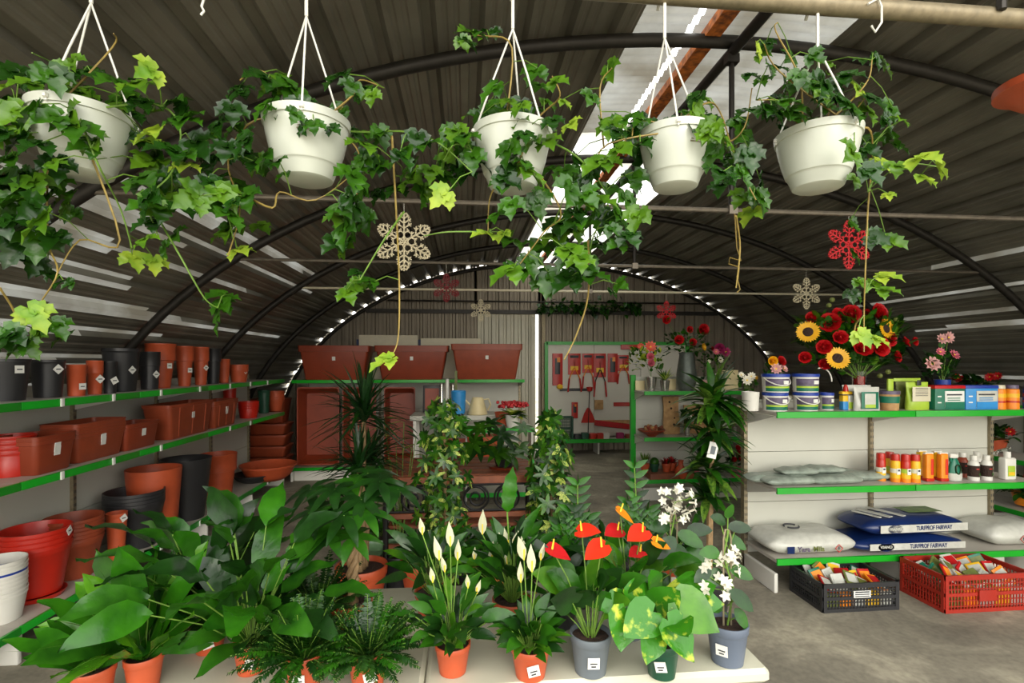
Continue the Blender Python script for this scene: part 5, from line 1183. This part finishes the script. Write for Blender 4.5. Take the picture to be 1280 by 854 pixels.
for (px, py, dy) in ((395, 640, -.05), (418, 612, .0), (445, 602, .05), (475, 602, .0), (498, 612, 0), (455, 640, -.1), (430, 645, -.12), (452, 625, -.06), (410, 668, -.1), (388, 612, .08), (460, 592, .1), (440, 672, -.12)):
    p = local(t, px, py, dy); b = V((0, 0, topz)); m.tube([b, b.lerp(p, .6)+V((0, 0, .02)), p], .002, 'vine_g', 5); palm_cluster(m, p, 6, .13, .036, ['lf_dark', 'lf_dark', 'lf_mid'], (p.x*1.5, -.3, .8), .9)
m.build('foliage', t)
# zz plants on the back of the table
for (px, ry, lab, tops) in ((722, 722, 'zz plant with glossy feathered stems behind the grey-potted red-flowered plant', ((713, 640), (722, 606), (735, 650), (700, 655))), (800, 716, 'zz plant with tall glossy spears behind the orange-flowered plant', ((793, 585), (810, 640), (785, 630), (822, 650)))):
    t, r, h = plant('zz_plant', lab, px, ry, 44, .10, 'black', sticker=False); m = MB()
    for (tx, ty) in tops:
        p = local(t, tx, ty); b = V((0, 0, h*.8)); N = 11
        for k in range(4, N+1):
            c = b.lerp(p, k/N)+V((0, 0, .0)); d = (p-b).normalized()
            for s in (-1, 1): m.leaf(c, V((s*.9, -.25, .75)), .062, .024, S_LANCE, rnd.choice(['lf_mid', 'lf_asp', 'lf_dark']), .2, .2, up=(0, -1, .5))
        m.tube([b, p], [.005, .002], 'vine_g', 6); m.leaf(p, p-b, .05, .02, S_LANCE, 'lf_mid', 0)
    m.build('foliage', t)

# ---- floor plants behind the table
def floorpot(name, label, px, rimy, wpx, h, m, **k): return plant(name, label, px, rimy, wpx, h, m, z0=0, sticker=False, **k)
t, r, h = floorpot('dracaena', 'spiky palm-like plant with two crowns on canes in a terracotta floor pot', 452, 706, 66, .30, 'terra')
def rosette(m, c, n, L_, W_, mats, e0=-.1, e1=1.45, droop=.6, shape=S_STRAP):
    for q in range(n): a = 2*PI*q*.618+rnd.uniform(-.3, .3); e = rnd.uniform(e0, e1); m.leaf(V(c)+V((0, 0, rnd.uniform(-.06, .06))), ud(a, e), L_*rnd.uniform(.75, 1.1), W_, shape, rnd.choice(mats), droop, .3)
m = MB(); c = MB()
for (px, py, dy, tx) in ((455, 520, .0, 449), (448, 590, -.08, 444), (462, 575, .1, 457)):
    p = local(t, px, py, dy); b = V((p.x*.4, p.y*.4, h*.8)); c.tube([b, b.lerp(p, .5), p], [.022, .018, .014], 'cane', 8); rosette(m, p, 85 if py < 540 else 60, .40 if py < 540 else .36, .028, ['lf_drac', 'lf_drac', 'lf_dark'], -.2, 1.5, .7)
c.build('canes', t); m.build('foliage', t)
t, r, h = floorpot('glazed_pot_plant', 'leafy plant in a large sage green glazed floor pot', 474, 664, 76, .36, 'sage'); f_leafy(t, h, 22, (.02, .14), .14, .045, S_LANCE, ['lf_dark', 'lf_mid'], .7, 1.4, .7)
def scheff(px, rimy, top, wd, label, mats, n, d_h=.25, lo=690, L_=.085):
    t, r, h = floorpot('schefflera', label, px, rimy, 60, d_h, 'black'); m = MB(); zt_ = zpy(top, t.location.x, t.location.y); zb_ = max(h, zpy(lo, t.location.x, t.location.y))
    st = MB().tube([(0, 0, h*.8), (.01, 0, .6), (0, .01, zt_)], .012, 'cane', 8); 
    for q in range(n):
        z = zb_+(zt_-zb_)*(q+.5)/n; a = q*2.4+rnd.uniform(-.3, .3); rr = wd*rnd.uniform(.35, 1)*(1-.5*((z-zb_)/(zt_-zb_))**3); c = V((math.cos(a)*rr, math.sin(a)*rr, z+rnd.uniform(-.02, .05)))
        st.tube([(0, 0, z-.04), c], .0025, 'vine_g', 4, False); palm_cluster(m, c, 7, L_*rnd.uniform(.8, 1.15), L_*.36, mats, (math.cos(a)*.8+rnd.uniform(-.6, .6), math.sin(a)*.8-.3, rnd.uniform(0, 1)), .5, S_OVAL)
    st.build('stem', t); m.build('foliage', t)
scheff(555, 730, 505, .20, 'bushy green and cream umbrella plant column left of the garden bench scrolls', ['lf_ivy1', 'lf_mid', 'lf_mid', 'lf_var', 'lf_dark', 'lf_ivy2', 'lf_dark'], 170, lo=720, L_=.062)
scheff(688, 700, 520, .17, 'tall variegated umbrella plant between the garden table and the pegboard', ['lf_ivy1', 'lf_mid', 'lf_var', 'lf_bright', 'lf_dark', 'lf_mid'], 110, lo=660, L_=.08)
t, r, h = floorpot('corn_plant', 'tall striped-leaf corn plant on a cane in front of the bouquet shelving', 886, 720, 56, .28, 'black')
leafmat('lf_stripe', (128, 164, 72), (42, 98, 40), .35, .15, 30)
m = MB(); c = MB(); c.tube([(0, 0, h*.8), (.01, 0, .8), local(t, 891, 500)], [.022, .02, .012], 'cane', 8)
for (px, py, n_, L_) in ((891, 505, 60, .30), (892, 545, 50, .27), (886, 590, 50, .26), (884, 628, 34, .22)): rosette(m, local(t, px, py), n_, L_, .055, ['lf_dark', 'lf_stripe', 'lf_mid', 'lf_mid'], -.3, 1.4, .9, S_LANCE)
c.build('cane', t); m.build('foliage', t)
p = local(t, 891, 563, -.12); MB().box(p, (.06, .003, .10), 'sticker', R=Matrix.Rotation(.25, 3, 'Y')).box(p+V((0, -.003, 0)), (.03, .002, .05), 'grey', R=Matrix.Rotation(.25, 3, 'Y')).build('hang_tag', t)
for (px, ry, w, mt, lab) in ((620, 700, 70, 'terra', 'low broad plant in a wide terracotta pot on the floor behind the white-flowered plants'), (580, 690, 60, 'black', 'dark creeping plant in a black pot on the floor in front of the bench'), (530, 700, 60, 'terra', 'dark green plant in a terracotta pot on the floor left of the umbrella plant'), (665, 690, 56, 'black', 'dark green plant in a black pot on the floor right of the bench scrolls'), (760, 690, 56, 'black', 'dark bushy plant in a black pot on the floor behind the orange flowers'), (850, 700, 56, 'terra', 'dark bushy plant in a terracotta pot on the floor beside the corn plant')):
    t, r, h = floorpot('floor_plant', lab, px, ry, w, .26, mt); f_leafy(t, h, 50, (.04, .18), .15, .045, S_LANCE, ['lf_dark', 'lf_dark', 'lf_mid'], .3, 1.45, .9)
t, r, h = floorpot('kentia_palm', 'arching variegated plant behind the spiky palm', 500, 690, 50, .25, 'black'); m = MB()
for (px, py) in ((480, 522), (505, 528), (520, 545), (495, 555), (470, 545), (515, 560), (488, 575), (500, 600), (478, 600)):
    p = local(t, px, py, rnd.uniform(-.1, .1)); m.tube([(0, 0, h*.8), p*.6+V((0, 0, .1)), p], .003, 'vine_g', 5, False)
    for k in range(5): m.leaf(p-V((0, 0, .02*k)), V((rnd.choice([-1, 1]), rnd.uniform(-.6, .2), rnd.uniform(-.2, .3))), .14, .03, S_LANCE, rnd.choice(['lf_var', 'lf_mid', 'lf_ivy1', 'lf_dark']), .6)
m.build('foliage', t)
# on the garden table
loc = V((onY(630, 4.5), 4.5, .7235)); t = thing('aralia', 'hand-leaved dark plant in a black pot standing on the garden table', 'plant', loc)
MB().lathe([(0, 0), (.07, 0), (.10, .15), (.105, .15), (.105, .18), (.09, .18), (.085, .15), (0, .15)], 'black', 24).build('pot', t); MB().box((0, -.095, .11), (.04, .004, .03), 'sticker').build('price_label', t)
MB().lathe([(0, 0), (.13, 0), (.14, .02), (0, .012)], 'brown', 24, (0, 0, -.0005)).build('saucer', t); m = MB()
for (px, py, dy, s) in ((575, 538, 0, .16), (600, 560, -.1, .2), (628, 545, -.1, .2), (650, 560, 0, .17), (655, 535, .1, .14), (612, 530, .1, .15), (590, 555, -.05, .18), (640, 570, -.15, .17), (622, 565, -.15, .18), (600, 535, .0, .15)):
    p = at(px, py, 4.5+dy)-loc; m.tube([(0, 0, .15), V((0, 0, .15)).lerp(p, .6)+V((0, 0, .05)), p], .004, 'vine_g', 5); palm_cluster(m, p, 7, s, s*.3, ['lf_dark', 'lf_mid', 'lf_ivy1'], (p.x, -.5, .8), .6)
m.build('foliage', t)
# red cyclamen on the stand
t = thing('kalanchoe', 'pot of bright red flowers on the low white stand', 'plant', (onY(641, 6.03), 6.03, .886))
MB().lathe([(0, 0), (.07, 0), (.10, .15), (.09, .15), (0, .12)], 'white', 20).build('pot', t); m = MB(); f = MB()
for q in range(60): a = rnd.uniform(0, 6.3); rr = rnd.uniform(.05, .2); p = V((rr*math.cos(a), rr*math.sin(a)*.6, .24+rnd.uniform(0, .06))); f.ball(p, .022, 'crimson', 6); 
for q in range(40): m.leaf((0, 0, .13), ud(rnd.uniform(0, 6.3), rnd.uniform(.1, .8)), .2, .08, S_OVAL, rnd.choice(['lf_mid', 'lf_bright', 'lf_yel']), .6)
m.build('foliage', t); f.build('blossoms', t)
# ================================================================ HANGING BASKETS
IV = ['lf_ivy1', 'lf_ivy1', 'lf_ivy0', 'lf_ivy2', 'lf_ivy0']
def ivy(m, p, s, mats=None, tri=True, face=None):
    """a grape-ivy leaf of three lobed leaflets hanging from its stalk"""
    mats = mats or IV; a = rnd.uniform(-1, 1); mt = rnd.choice(mats)
    n = V((rnd.uniform(-1, 1), -1+rnd.uniform(-.3, .6), rnd.uniform(0, 1.6))).normalized() if face is None else V(face).normalized()
    d = V((math.sin(a), -.25, -math.cos(a)*rnd.uniform(.3, 1))); d = (d-n*d.dot(n)).normalized(); s2 = n.cross(d)
    m.leaf(p, d, s*1.15, s*.66, S_LOBE, mt, .6, .38, up=n, wave=.07)
    if tri:
        for k in (-1, 1): m.leaf(p, d*.45+s2*k*.9+n*rnd.uniform(-.3, .2), s*.85, s*.56, S_LOBE, mt, .6, .35, up=n, wave=.07)
def basket(px, rimy, rad_, h, label, vines, clusters, ntop, wirex, seed, sz=.062, rot=0):
    Yb = PY; X = onY(px, Yb); zr = zpy(rimy, X, Yb); zb = zr-h
    t = thing('hanging_basket', label, 'hanging plant', (X, Yb, zb)); R = rad_
    p = MB().lathe([(0, 0), (R*.54, 0), (R*.60, .004), (R*.70, h*.20), (R*.725, h*.235), (R*.735, h*.24), (R*.755, h*.25), (R*.76, h*.26), (R*.86, h*.48), (R*.94, h*.72), (R*.97, h*.86), (R*.97, h*.87), (R*1.01, h*.875), (R*1.03, h), (R*.97, h), (R*.93, h*.86), (0, h*.86)], 'potwhite', 40).build('pot', t, ang=35)
    text('Ø 20', .010, 'grey', p, (R*.25, -R*.93, h*.62), (PI/2, 0, .25), 'embossed_mark') if 0 else None
    MB().box((R*.2, -R*.88, h*.62), (.035, .0015, .003), 'galv', R=Matrix.Rotation(.22, 3, 'Z')).box((R*.2, -R*.885, h*.66), (.03, .0015, .003), 'galv', R=Matrix.Rotation(.22, 3, 'Z')).build('embossed_mark', p)
    MB().lathe([(0, h*.9), (R*.92, h*.88)], 'soil', 20).build('soil', t)
    knot = V((wirex*1.0, 0, PZ-zb-.12)); hook = V((wirex, 0, PZ-zb+.03))
    for k in range(3):
        a = rot+k*2*PI/3; e = V((R*1.03*math.cos(a), R*1.03*math.sin(a), h*.93)); m = MB().tube([e+V((0, 0, -.012)), e.lerp(knot, .5), knot], .0026, 'cord', 6).ball(e, .007, 'cord', 6); m.build('cord', t)
    m = MB().tube([knot, knot.lerp(hook, .7), hook+V((0, .0, 0)), hook+V((0, .028, .005)), hook+V((0, .05, -.04))], .0045, 'cord', 6); m.build('hook', t)
    random.seed(seed); rnd.seed(seed)
    lv = MB(); st = MB(); vp = []
    O = V((X, Yb, zb))
    for vn in vines:
        pts = [V((rnd.uniform(-.5, .5)*R, rnd.uniform(-.7, 0)*R, h*.9)) if q is None else at(q[0], q[1], Yb+(q[2] if len(q) > 2 else rnd.uniform(-.10, .02)))-O for q in vn]
        # smooth the vine
        sm = []
        for i in range(len(pts)-1):
            p0, p1, p2, p3 = pts[max(i-1, 0)], pts[i], pts[i+1], pts[min(i+2, len(pts)-1)]
            for k in range(5):
                u = k/5; sm.append(.5*((2*p1)+(p2-p0)*u+(2*p0-5*p1+4*p2-p3)*u*u+(3*p1-p0-3*p2+p3)*u**3))
        sm.append(pts[-1]); st.tube(sm, [.0028*(1-.5*i/len(sm)) for i in range(len(sm))], rnd.choice(['vine', 'vine_g']), 5); vp += sm
    for c in clusters:
        cx, cy = c[0], c[1]; s = sz*(c[2] if len(c) > 2 else 1); mats = c[3] if len(c) > 3 else None
        p = at(cx, cy, Yb+rnd.uniform(-.16, .10))-O
        # keep clear of the pot body
        q = V((p.x, p.y, 0)); 
        if q.length < R*1.05 and -.02 < p.z < h*.95: p.y = -math.sqrt(max(0, (R*1.15)**2-p.x**2))
        cand = vp+[V((0, 0, h*.95))]; b = min(cand, key=lambda w: (w-p).length)
        st.tube([b, b.lerp(p, .5)+V((0, 0, .012)), p], .0014, 'vine_g', 4, False)
        ivy(lv, p, s*rnd.uniform(.85, 1.15), mats)
        if not mats: ivy(lv, p+V((rnd.uniform(-.035, .035), rnd.uniform(.0, .06), rnd.uniform(-.03, .03))), s*rnd.uniform(.7, 1), mats)
    for q in range(ntop):
        a = rnd.uniform(0, 2*PI); rr = R*rnd.uniform(.2, 1.15); e = V((rr*math.cos(a), rr*math.sin(a), h+rnd.uniform(.0, .09))); st.tube([(rr*.3*math.cos(a), rr*.3*math.sin(a), h*.85), e], .0015, 'vine', 4, False); ivy(lv, e, sz*rnd.uniform(.7, 1.1), None, True)
    st.build('stems', t); lv.build('foliage', t)
Yl = ['lf_ivy3', 'lf_ivy2']
YY = ['lf_ivy3']
basket(103, 142, .105, .155, 'leftmost hanging white basket, the fullest, its ivy trailing along the left edge',
    [[None, (20, 130), (-10, 180), (0, 250)], [None, (60, 210), (60, 300), (72, 340), (50, 380), (40, 410)], [None, (150, 300), (100, 300), (70, 345)], [None, (120, 200), (150, 260), (165, 310)], [None, (190, 130), (225, 160), (215, 215), (185, 250), (200, 300)], [None, (75, 88), (40, 66)], [None, (140, 60), (142, 42)], [(0, 360), (20, 400), (-10, 430)]],
    [(q[0], q[1])+tuple(q[2:]) for q in ((12, 108, 1.3, Yl), (28, 135, 1.3), (0, 130, 1.3), (60, 84), (75, 92), (98, 108), (130, 138, 1.3), (105, 88), (150, 120), (165, 105), (195, 88, .8, Yl), (200, 160, 1.2, YY), (180, 178, 1, Yl), (230, 150), (238, 175), (120, 152), (130, 175, 1.2), (70, 185, 1.1), (85, 195), (18, 195, 1.2), (10, 165, 1.2), (40, 235, 1.2), (60, 265, 1.2), (20, 250, 1.2), (50, 288, 1.3), (30, 300, 1.2), (88, 250), (175, 222, 1.1), (190, 240, 1.1), (212, 215), (205, 258, 1.1), (188, 202), (232, 205, 1, Yl), (165, 210), (222, 190), (105, 222, .7), (160, 140), (145, 100), (35, 385, 1.1, Yl), (50, 410, 1, Yl), (18, 415), (65, 402), (38, 425), (60, 340, .7), (80, 352, .6), (165, 318, .9, Yl), (192, 322, .8, YY), (182, 298, .7), (5, 150, 1.3), (0, 220, 1.3), (15, 275, 1.2), (45, 150), (25, 90, 1.1), (55, 110), (50, 130), (30, 215, 1.1), (0, 270, 1.2), (70, 240), (215, 130), (170, 165), (195, 190), (195, 275), (215, 240))], 14, .02, 11, rot=.5)
basket(384, 152, .105, .155, 'second hanging white basket from the left, with thin leafy sprays across its rim',
    [[None, (330, 90), (300, 100)], [None, (320, 150), (285, 200), (300, 260), (285, 320)], [(300, 240), (340, 260), (350, 240), (395, 250), (450, 210)], [(195, 268), (225, 320), (255, 372), (272, 385)], [None, (430, 170), (450, 200), (440, 280)], [None, (450, 165), (510, 165), (550, 180), (590, 215)], [None, (440, 120), (450, 100), (480, 110)], [(490, 170), (495, 260), (499, 350), (498, 420), (490, 445)], [(505, 265), (480, 300), (450, 350)]],
    [(274, 152), (285, 178), (300, 110), (335, 98, 1), (360, 95, .8, Yl), (385, 122, .8), (312, 170), (320, 200), (270, 195), (260, 222), (290, 228), (275, 250), (305, 242), (285, 288), (296, 312, .8, YY), (270, 235, 1.1), (330, 213, .8), (352, 205, .7), (362, 165, .6), (388, 165, .6), (405, 172, .6), (430, 92), (455, 112), (465, 115, .8), (440, 160), (452, 180), (470, 195), (440, 215), (458, 232), (432, 242), (430, 278), (440, 295), (480, 168), (500, 190), (520, 203), (545, 215), (530, 235), (560, 240, .9, YY), (555, 190), (575, 175), (535, 180), (510, 225), (275, 386, 1.1), (282, 368, .8), (434, 362, .8), (448, 350, .6), (468, 352, .7), (490, 448, .9, YY), (300, 190), (282, 265), (300, 285, .9), (450, 262), (425, 255), (425, 300), (250, 245), (290, 130), (345, 115), (372, 110)], 8, -.002, 12, rot=.7)
basket(641, 164, .103, .155, 'middle hanging white basket, ivy draped over its front and trailing below',
    [[None, (640, 60), (605, 45), (585, 45)], [None, (680, 140), (700, 120), (690, 95)], [None, (650, 200), (625, 225), (612, 250), (610, 290)], [None, (600, 190), (570, 180), (555, 200)], [None, (720, 195), (760, 250), (740, 300), (735, 345)], [(755, 185), (750, 110), (765, 85)], [None, (700, 260), (680, 290), (650, 330)], [(735, 300), (735, 370), (720, 420), (705, 450)], [(610, 290), (560, 290), (530, 295)]],
    [(592, 42, 1), (606, 40, .8), (582, 52, .7), (672, 85, .9), (690, 102, .9, Yl), (622, 105, .8), (610, 130, .8), (600, 145, .8), (652, 130, .8), (680, 125, .8), (702, 125, .7, Yl), (690, 148, .8), (712, 155, .8, Yl), (652, 178, .7), (628, 175, .7), (655, 202, .8), (632, 208, 1), (672, 203, 1), (620, 235, 1), (655, 225, 1), (668, 245, 1.1), (640, 250, .8), (760, 82, .8, Yl), (740, 118, .7), (765, 150), (788, 165), (805, 180), (812, 150), (770, 185), (575, 200), (568, 162), (582, 170), (590, 190), (720, 195, 1.1), (740, 215, 1.2), (762, 232, 1.2), (735, 250, 1.2), (768, 260, 1.1), (792, 215, 1.1), (780, 242, 1.1), (800, 262, .9, Yl), (782, 290, .9), (690, 292, 1.1), (676, 303, 1), (640, 300, .9), (615, 294, .9, YY), (630, 290, .6, YY), (685, 340, 1.2), (642, 335, 1.1), (735, 345, 1), (725, 320, 1), (748, 305, 1), (762, 282, .8), (772, 355, .6), (700, 275, 1.1), (715, 230, 1.1), (755, 200, 1.1), (705, 310, 1.1), (715, 345, 1.1), (725, 275, 1), (750, 270, 1.1), (705, 210, 1), (660, 320, .9)], 8, .0, 13, rot=1.2)
basket(844, 167, .098, .152, 'fourth hanging white basket from the left, nearly bare front, ivy spilling right',
    [[None, (880, 130), (900, 140), (920, 200), (945, 250)], [None, (800, 150), (790, 170)], [None, (900, 180), (930, 160), (940, 110)], [(920, 270), (925, 310), (920, 360)], [None, (760, 180), (745, 220)]],
    [(880, 122, .8), (895, 152), (905, 172), (932, 162, 1.1), (935, 185, 1.1), (890, 190), (915, 202), (903, 215, 1.1), (945, 240, 1.1), (942, 262, 1.1, Yl), (925, 210, .9), (885, 165, .8), (950, 225, 1), (792, 160), (800, 178, .8), (860, 140, .6), (870, 120, .6), (805, 150, .8), (780, 150, .8), (915, 150, .9)], 6, -.03, 14, rot=.2)
basket(1022, 168, .108, .155, 'rightmost hanging white basket with its front bare and one long vine hanging at right',
    [[None, (975, 90), (955, 55)], [None, (1000, 100), (970, 40), (972, 28)], [None, (1060, 130), (1085, 100), (1090, 75)], [None, (1085, 160), (1090, 200), (1085, 260), (1082, 330), (1080, 390), (1080, 440)], [(1085, 240), (1100, 215), (1140, 205), (1170, 208)], [None, (990, 130), (945, 125)], [(1080, 395), (1070, 405), (1068, 420)]],
    [(945, 55, .7, Yl), (958, 52, .7), (960, 82, .8), (975, 85, .8), (1000, 90), (990, 72, .8), (1012, 68, .8), (1032, 78, .8), (1045, 120, 1), (1060, 130, 1), (1072, 112, 1, Yl), (1082, 135), (1100, 75, .9, Yl), (1092, 68, .7), (1115, 133), (1127, 150, .8), (1108, 165, 1), (1090, 170), (1068, 190, 1, Yl), (1093, 200, .8, YY), (1120, 205, .9, Yl), (1145, 198, 1, Yl), (1150, 220, .9, Yl), (1170, 205, 1, Yl), (1110, 242, .5, YY), (975, 127), (992, 140), (1002, 152), (955, 132), (965, 135), (1070, 215, .9), (1062, 278, .6), (1085, 295, .9), (1108, 298, .9, Yl), (1098, 345, .9, Yl), (1072, 350, .8), (1100, 362, .9, Yl), (1085, 352, .9), (1072, 415, .7, Yl), (1092, 422, .7, YY), (1030, 100), (1050, 95), (1015, 105), (1030, 135, .8), (1060, 155, .9), (980, 105), (1080, 185)], 10, -.0, 15, rot=2.9)
# part of a terracotta basket at the right edge of the frame
t = thing('terracotta_basket', 'orange terracotta hanging saucer just entering the picture at the upper right edge', 'hanging plant', (onY(1312, 1.5), 1.5, zpy(130, onY(1312, 1.5), 1.5)))
MB().lathe([(0, 0), (.07, 0), (.13, .05), (.14, .05), (.14, .075), (.12, .075), (.11, .06), (0, .03)], 'terra', 28).build('pot', t)
for k in range(3): MB().tube([(.13*math.cos(k*2.1), .13*math.sin(k*2.1), .07), (0, 0, PZ-t.location.z-.05+.0)], .0025, 'cord', 6).build('cord', t)
MB().tube([(0, 0, PZ-t.location.z-.06), (0, -.1, PZ-t.location.z+.03), (0, -.15, PZ-t.location.z+.04), (0, -.18, PZ-t.location.z-.01)], .0035, 'cord', 6).build('hook', t)
m = MB(); st = MB()
for (dx, dz_) in ((-.06, -.17), (-.02, -.3), (.05, -.2), (.08, -.1), (-.04, .1)): st.tube([(0, 0, .05), (dx*2, -.05, .0), (dx, -.08, dz_)], .002, 'vine_g', 5); m.leaf((dx, -.08, dz_), (-1, -.1, .1), .13, .045, S_LANCE, 'lf_bright', .2, up=(0, -1, .5))
st.build('stems', t); m.build('foliage', t)

# hooks and wires on pipes
def wire(px, pts, Y, m, label, r=.003, name='wire_hook'):
    P = [at(x, y, Y) for (x, y) in pts]; o = MB().tube([p-P[0] for p in P], r, m, 6).build(name); o.location = P[0]; tag(o, label, 'hook')
wire(0, [(1085, 5), (1098, -2), (1102, 8), (1102, 28), (1094, 40), (1089, 32)], PY-.03, 'cord', 'short empty white wire hook over the pipe right of the rightmost basket')
wire(0, [(258, -50), (256, -5), (252, 8), (255, 14), (251, 19)], PY, 'cord', 'twisted end of a white cord hanging between the first and second baskets')
wire(0, [(918, 262), (921, 310), (926, 326), (912, 322), (911, 330), (924, 334), (922, 350), (925, 362), (921, 366)], 2.78, 'vine', 'bent rusty wire hanging from the tie pipe in the middle right', .004)
wire(0, [(690, 335), (700, 342), (710, 333), (700, 348), (698, 340)], 2.78, 'cord', 'small white wire triangle near the ridge, below the middle basket')

# ================================================================ SNOWFLAKES
def snowflake(px, py, Y, rpx, m, label, ztie=2.53):
    p = at(px, py, Y); R = rpx*dep(p.x, Y)/F; t = thing('snowflake_ornament', label, 'ornament', p); mb = MB(); th = .008
    for k in range(6):
        a = k*PI/3+PI/6; u = V((math.cos(a), 0, math.sin(a)))
        def bar(p0, p1, w): mb.tube([p0, p1], w, m, 5)
        bar(V((0, 0, 0)), u*R, R*.035)
        for (s, l) in ((.28, .2), (.45, .30), (.62, .28), (.78, .2), (.9, .12)):
            for sg in (-1, 1):
                b = a+sg*PI/3.2; v = V((math.cos(b), 0, math.sin(b))); q = u*R*s; bar(q, q+v*R*l, R*.028)
                if l > .18:
                    for sg2 in (-1, 1): c = b+sg2*PI/3.5; w_ = V((math.cos(c), 0, math.sin(c))); bar(q+v*R*l*.6, q+v*R*l*.6+w_*R*.10, R*.022)
        b = a+PI/6; mb.tube([u*R*.2, V((math.cos(b), 0, math.sin(b)))*R*.12, V((math.cos(a+PI/3), 0, math.sin(a+PI/3)))*R*.2], R*.025, m, 5)
    mb.build('snowflake', t); MB().tube([(0, 0, R*.95), (0, 0, ztie-p.z)], .0012, 'cord', 4).build('thread', t)
snowflake(505, 302, 2.80, 37, 'glitter', 'large cream glitter snowflake hanging left of centre')
snowflake(558, 360, 4.49, 18, 'glitter_dk', 'dark red snowflake hanging between the two cream ones')
snowflake(601, 388, 6.13, 14, 'glitter', 'small cream snowflake hanging in front of the rear wall by the door')
snowflake(1061, 306, 2.80, 31, 'glitter_red', 'large bright red snowflake hanging at right behind the long vine')
snowflake(833, 390, 6.13, 14, 'glitter_red', 'small bright red snowflake above the zinc vase')
snowflake(1008, 367, 4.49, 20, 'glitter', 'cream snowflake hanging above the sunflower bouquet')
# ivy garland along the rail of the end wall
a = at(672, 386, 9.25); b = at(800, 384, 9.25); t = thing('ivy_garland', 'strip of artificial ivy lying along the end wall rail above the pegboard', 'garland', a); m = MB()
for q in range(260):
    u = rnd.random(); p = (b-a)*u+V((0, rnd.uniform(-.08, 0), rnd.gauss(0, .06)*(1.2-abs(u-.5)))); m.leaf(p, rv(1)+V((0, -.3, -.3)), .10, .07, S_HEART, rnd.choice(['lf_dark', 'lf_ivy0', 'lf_mid']), .3, .2)
st = MB().tube([(0, 0, 0), (b-a)*.5+V((0, -.03, .03)), b-a], .01, 'vine_g', 6); st.build('stem', t); m.build('foliage', t)

# ================================================================ LIGHT
w = bpy.data.worlds.new('world'); sc.world = w; w.use_nodes = True; nt = w.node_tree; N = nt.nodes; L_ = nt.links; bg = N['Background']
tc = N.new('ShaderNodeTexCoord'); sp = N.new('ShaderNodeSeparateXYZ'); cr = N.new('ShaderNodeValToRGB'); L_.new(tc.outputs['Generated'], sp.inputs[0]); L_.new(sp.outputs['Z'], cr.inputs['Fac'])
cr.color_ramp.elements[0].position = 0; cr.color_ramp.elements[0].color = (1, .98, .93, 1); cr.color_ramp.elements[1].position = .8; cr.color_ramp.elements[1].color = (1.7, 1.68, 1.6, 1)
L_.new(cr.outputs['Color'], bg.inputs['Color']); bg.inputs['Strength'].default_value = 3.6
def sun(name, el, az, ang, e, col):
    l = bpy.data.lights.new(name, 'SUN'); l.energy = e; l.angle = math.radians(ang); l.color = col
    o = bpy.data.objects.new(name, l); C.objects.link(o)
    d = -V((math.sin(math.radians(az))*math.cos(math.radians(el)), math.cos(math.radians(az))*math.cos(math.radians(el)), math.sin(math.radians(el))))
    o.rotation_euler = d.to_track_quat('-Z', 'Y').to_euler()
# low soft daylight coming in through the open front of the tunnel
sun('daylight', 14, 171, 28, 1.5, (1, .93, .80))
sc.view_settings.view_transform = 'Standard'; sc.view_settings.look = 'None'; sc.view_settings.gamma = 1; sc.view_settings.use_curve_mapping = False
sc.view_settings.exposure = -0.36
